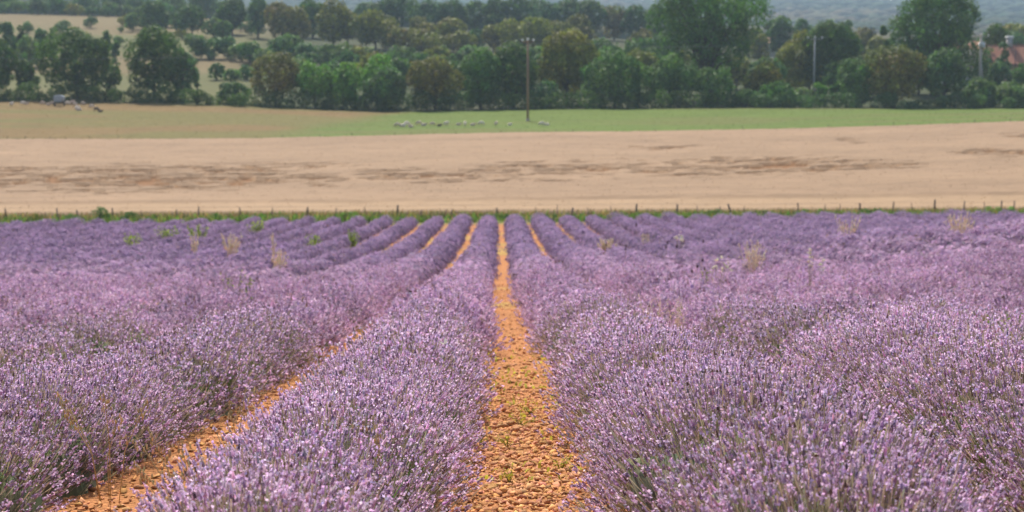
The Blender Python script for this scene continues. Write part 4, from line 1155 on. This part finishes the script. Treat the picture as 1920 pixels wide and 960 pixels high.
for a in [
 ('pale', 366, 438, 468, 'thin pale dry grass tuft standing left of the bushier pale one', None, .22, 9),
 ('pale', 434, 438, 472, 'bushy pale dry grass tuft among the left rows', None, .42, 22),
 ('pale', 512, 436, 480, 'tall thin pale stalk above a straw clump in the left rows', None, .12, 5),
 ('pale', 522, 468, 494, 'straw clump at the foot of the tall thin stalk', None, .40, 20),
 ('green', 436, 508, 534, 'yellow-green weed growing out of the left rows', None, .22, 12),
 ('green', 467, 514, 535, 'small bright yellow-green weed right of a larger one', None, .12, 8),
 ('green', 318, 424, 440, 'green weed patch in the far left rows near the verge', None, .8, 26),
 ('green', 372, 420, 440, 'taller green weeds invading the lavender before the verge', None, .8, 26),
 ('green', 248, 437, 450, 'green weeds left of the taller ones in the far left rows', None, .6, 18),
 ('green', 588, 438, 452, 'green weeds between the far rows left of the centre', None, .5, 18),
 ('green', 664, 430, 448, 'bright green weed at the far end of a row left of the centre', None, .35, 18),
 ('green', 478, 414, 428, 'fresh green weeds just before the verge left of the centre', None, .7, 22),
 ('pale', 1138, 446, 462, 'pale spiky yellowish tuft on the third row right of the path', None, .45, 26),
 ('pale', 1211, 436, 455, 'small yellowish plume right of the pale spiky tuft', None, .18, 9),
 ('pale', 1414, 450, 500, 'wide straw plume in the rows at the right', None, .38, 20),
 ('pale', 1590, 404, 440, 'pale dry stems near the verge at the right', None, .5, 14),
 ('pale', 1800, 398, 428, 'tall pale dry tuft near the verge at the far right', None, .55, 22),
 ('white', 1342, 482, 515, 'group of small white flowers on thin stalks', None, .35, 9),
 ('white', 1520, 468, 520, 'tall wildflower with whitish heads standing over the right rows', None, .16, 5),
 ('white', 1277, 442, 452, 'small white flowers farther back left of the dark thistle', None, .25, 6),
 ('white', 1540, 486, 510, 'short whitish flower beside the tall wildflower', None, .08, 3),
 ('dark', 1192, 422, 440, 'dark thistle head farthest back before the verge', None, .03, 1),
 ('dark', 1138, 459, 478, 'dark thistle head below the pale spiky tuft', None, .02, 1),
 ('dark', 1172, 462, 482, 'dark thistle right of the pale spiky tuft', None, .06, 2),
 ('dark', 1249, 455, 470, 'dark thistle head left of a slanting one', None, .08, 2),
 ('dark', 1271, 462, 475, 'slanting dark thistle head in the right rows', None, .06, 1),
 ('dark', 1320, 452, 470, 'dark thistle head farthest right of the group', None, .04, 1),
 ('dark', 1252, 497, 515, 'thin thistle in front of the small white flowers', None, .10, 3),
 ('dark', 1300, 487, 515, 'brownish thistles left of the group of white flowers', None, .22, 6),
 ('green', 1322, 497, 522, 'small green weed below the group of white flowers', None, .16, 9),
 ('pale', 1228, 548, 600, 'thin straw stalks rising from the second row at the right', None, .35, 10),
 ('pale', 1270, 560, 590, 'brownish straw stalks right of the thin ones', None, .25, 8),
 ('green', 1782, 564, 600, 'green leafy weed pushing through the lavender at the right', None, .12, 10),
 ('green', 1892, 582, 640, 'large green weed at the right edge of the lavender', None, .30, 26),
 ('oat', 446, 728, 790, 'wild oat stalk leaning over the left gap', None, .05, 2),
 ('oat', 337, 812, 905, 'cluster of wild oats at the edge of the front left row', None, .16, 6),
 ('oat', 372, 850, 930, 'wild oats right below the cluster at the edge of the left row', None, .12, 5),
 ('oat', 708, 795, 930, 'tall wild oat bending right in the front left row', None, .05, 2),
 ('oat', 490, 868, 945, 'wild oats low in the front left row', None, .14, 5),
 ('oat', 640, 880, 950, 'wild oats beside the tall bending oat', None, .16, 5),
 ('oat', 200, 722, 770, 'patch of rosy dry grass inside the second left row', None, .22, 6),
 ('head', 1655, 808, 850, 'brown dried flower head highest of the four on the right', None, .02, 1),
 ('head', 1660, 843, 870, 'faint brown dried flower head below the highest one', None, .02, 1),
 ('head', 1728, 890, 915, 'brown dried flower head farthest right of the four', None, .03, 2),
 ('head', 1662, 930, 950, 'brown dried flower head lowest of the four on the right', None, .02, 1),
 ('head', 1484, 810, 830, 'small tan dried flower head left of the four brown ones', None, .02, 1),
 ('head', 668, 612, 625, 'dried tan flower head on the crest of the front left row', None, .03, 2),
 ('head', 598, 650, 662, 'dried tan flower head over the gap left of the front row', None, .03, 2)]:
    weed(*a)

# yellow-green weeds on the path
for px, py, sz_, lab in [(975, 800, .16, 'yellow-green weed sprawling in the middle of the stony path'), (952, 842, .10, 'small weed just below the sprawling one on the path'), (1052, 884, .08, 'little weed at the right edge of the stony path'),
                         (902, 838, .07, 'little weed at the left edge of the stony path'), (995, 778, .10, 'pale weed just behind the sprawling one on the path'), (955, 908, .06, 'tiny weed low on the stony path')]:
    p = ground_at(px, py)
    t = thing('weed', lab, 'weed', (p.x, p.y, tz(p.x, p.y)))
    st, lf = MB(), MB()
    for i in range(8):
        a = random.uniform(0, 6.28); l = sz_ * random.uniform(.4, 1); e = np.array([math.cos(a) * l, math.sin(a) * l, random.uniform(.03, .09)])
        st.tube([(0, 0, 0), e * .5 + np.array([0, 0, .02]), e], [.0025, .002, .0015], 4, (0.30, 0.30, 0.08))
        for q in range(9):
            u = random.uniform(.2, 1); leafquad(lf, e * u + np.array([0, 0, .012]), rng.standard_normal(3) + np.array([0, 0, .5]), random.uniform(.010, .021), jit((0.56, 0.52, 0.10), 1, .15)[0])
    link('stem', st.mesh('stem', M_GRASS), t); link('foliage', lf.mesh('foliage', M_GRASS), t)
n = 700
yy = 5 * (17 / 5) ** rng.random(n); xx = X0 + rng.uniform(-.45, .45, n)
kp = (fbm(xx * 2.2, yy * 1.1, 3) + .12 * rng.random(n)) > .60
xx, yy = xx[kp], yy[kp]; n = len(xx)
V, f3, f4, c = blades(np.stack([xx, yy, soil_z(xx, yy) + .01], 1), rng.uniform(.015, .035, n) * (1 + yy / 25), .006 * (1 + yy / 12), 1.6, jit((0.52, 0.47, 0.08), n, .2, .08))
link('path_weeds', mesh_np('path_weeds', V, [f3, f4], c, M_GRASS), kind='stuff', label='fine yellow-green seedlings scattered over the stony path', cat='weeds')

# butterfly over the front left row, a bee on the right
p = above(833, 645, .66)
t = thing('butterfly', 'small white butterfly hovering over the front left row', 'butterfly', p)
t.rotation_euler = (0.2, -.35, .5)
m = MB(); m.tube([(0, -.012, 0), (0, -.003, .001), (0, .006, .0015), (0, .011, .001)], [.0012, .002, .0025, .001], 6, (0.12, 0.10, 0.09)); link('body', m.mesh('body', M_WOOL), t)
for sx in (-1, 1):
    m = MB(); m.add([(0, .004, .002), (sx * .014, .022, .014), (sx * .026, .018, .022), (sx * .022, .002, .020), (0, -.002, .002)], f3=[(0, 1, 2), (0, 2, 3), (0, 3, 4)], c=(0.85, 0.83, 0.72)); link('forewing', m.mesh('forewing', M_DRY), t)
    m = MB(); m.add([(0, -.001, .002), (sx * .020, -.001, .017), (sx * .019, -.014, .016), (sx * .008, -.017, .008)], f3=[(0, 1, 2), (0, 2, 3)], c=(0.85, 0.82, 0.66)); link('hindwing', m.mesh('hindwing', M_DRY), t)
p = above(1531, 855, .62)
t = thing('bee', 'small brown bee on a lavender spike at the right', 'bee', p)
m = MB(); m.tube([(-.009, 0, -.003), (-.005, 0, 0), (0, 0, .002), (.003, 0, .002), (.006, 0, .003), (.010, 0, .002)], [.001, .0042, .0045, .0028, .0042, .0015], 8, (0.10, 0.055, 0.02)); link('body', m.mesh('body', M_WOOL), t)
for sx in (-1, 1):
    m = MB(); m.add([(.004, 0, .006), (-.002, sx * .006, .010), (-.010, sx * .008, .009), (-.006, sx * .002, .007)], f4=[(0, 1, 2, 3)], c=(0.6, 0.55, 0.45)); link('wing', m.mesh('wing', M_DRY), t)
p = above(1463, 709, .56)
t = thing('leaf', 'single upright yellow-green leaf standing out of the right row', 'leaf', (p.x, p.y, p.z - .12))
m = MB(); m.add([(0, 0, -.25), (.004, 0, -.25), (.006, .003, .08), (.012, 0, .12), (.010, .004, .17), (0, 0, .19), (-.008, .003, .16), (-.007, 0, .11)], f4=[(0, 1, 2, 7), (7, 2, 3, 6), (6, 3, 4, 5)], c=(0.36, 0.40, 0.06)); link('blade', m.mesh('blade', M_GRASS), t)

# ------------------------------------------------------------------ air
hz = MB(); hz.box((0, 2290, 115), (7400, 4720, 290)) 
hm = bpy.data.materials.new('haze'); hm.use_nodes = True; ht = hm.node_tree
ht.nodes.remove(ht.nodes['Principled BSDF'])
pvn = ht.nodes.new('ShaderNodeVolumePrincipled'); pvn.inputs['Density'].default_value = 0.00020; pvn.inputs['Color'].default_value = (0.60, 0.80, 1.0, 1); pvn.inputs['Anisotropy'].default_value = 0.2
ht.links.new(pvn.outputs[0], ht.nodes['Material Output'].inputs['Volume'])
link('haze', hz.mesh('haze', hm), kind='stuff')
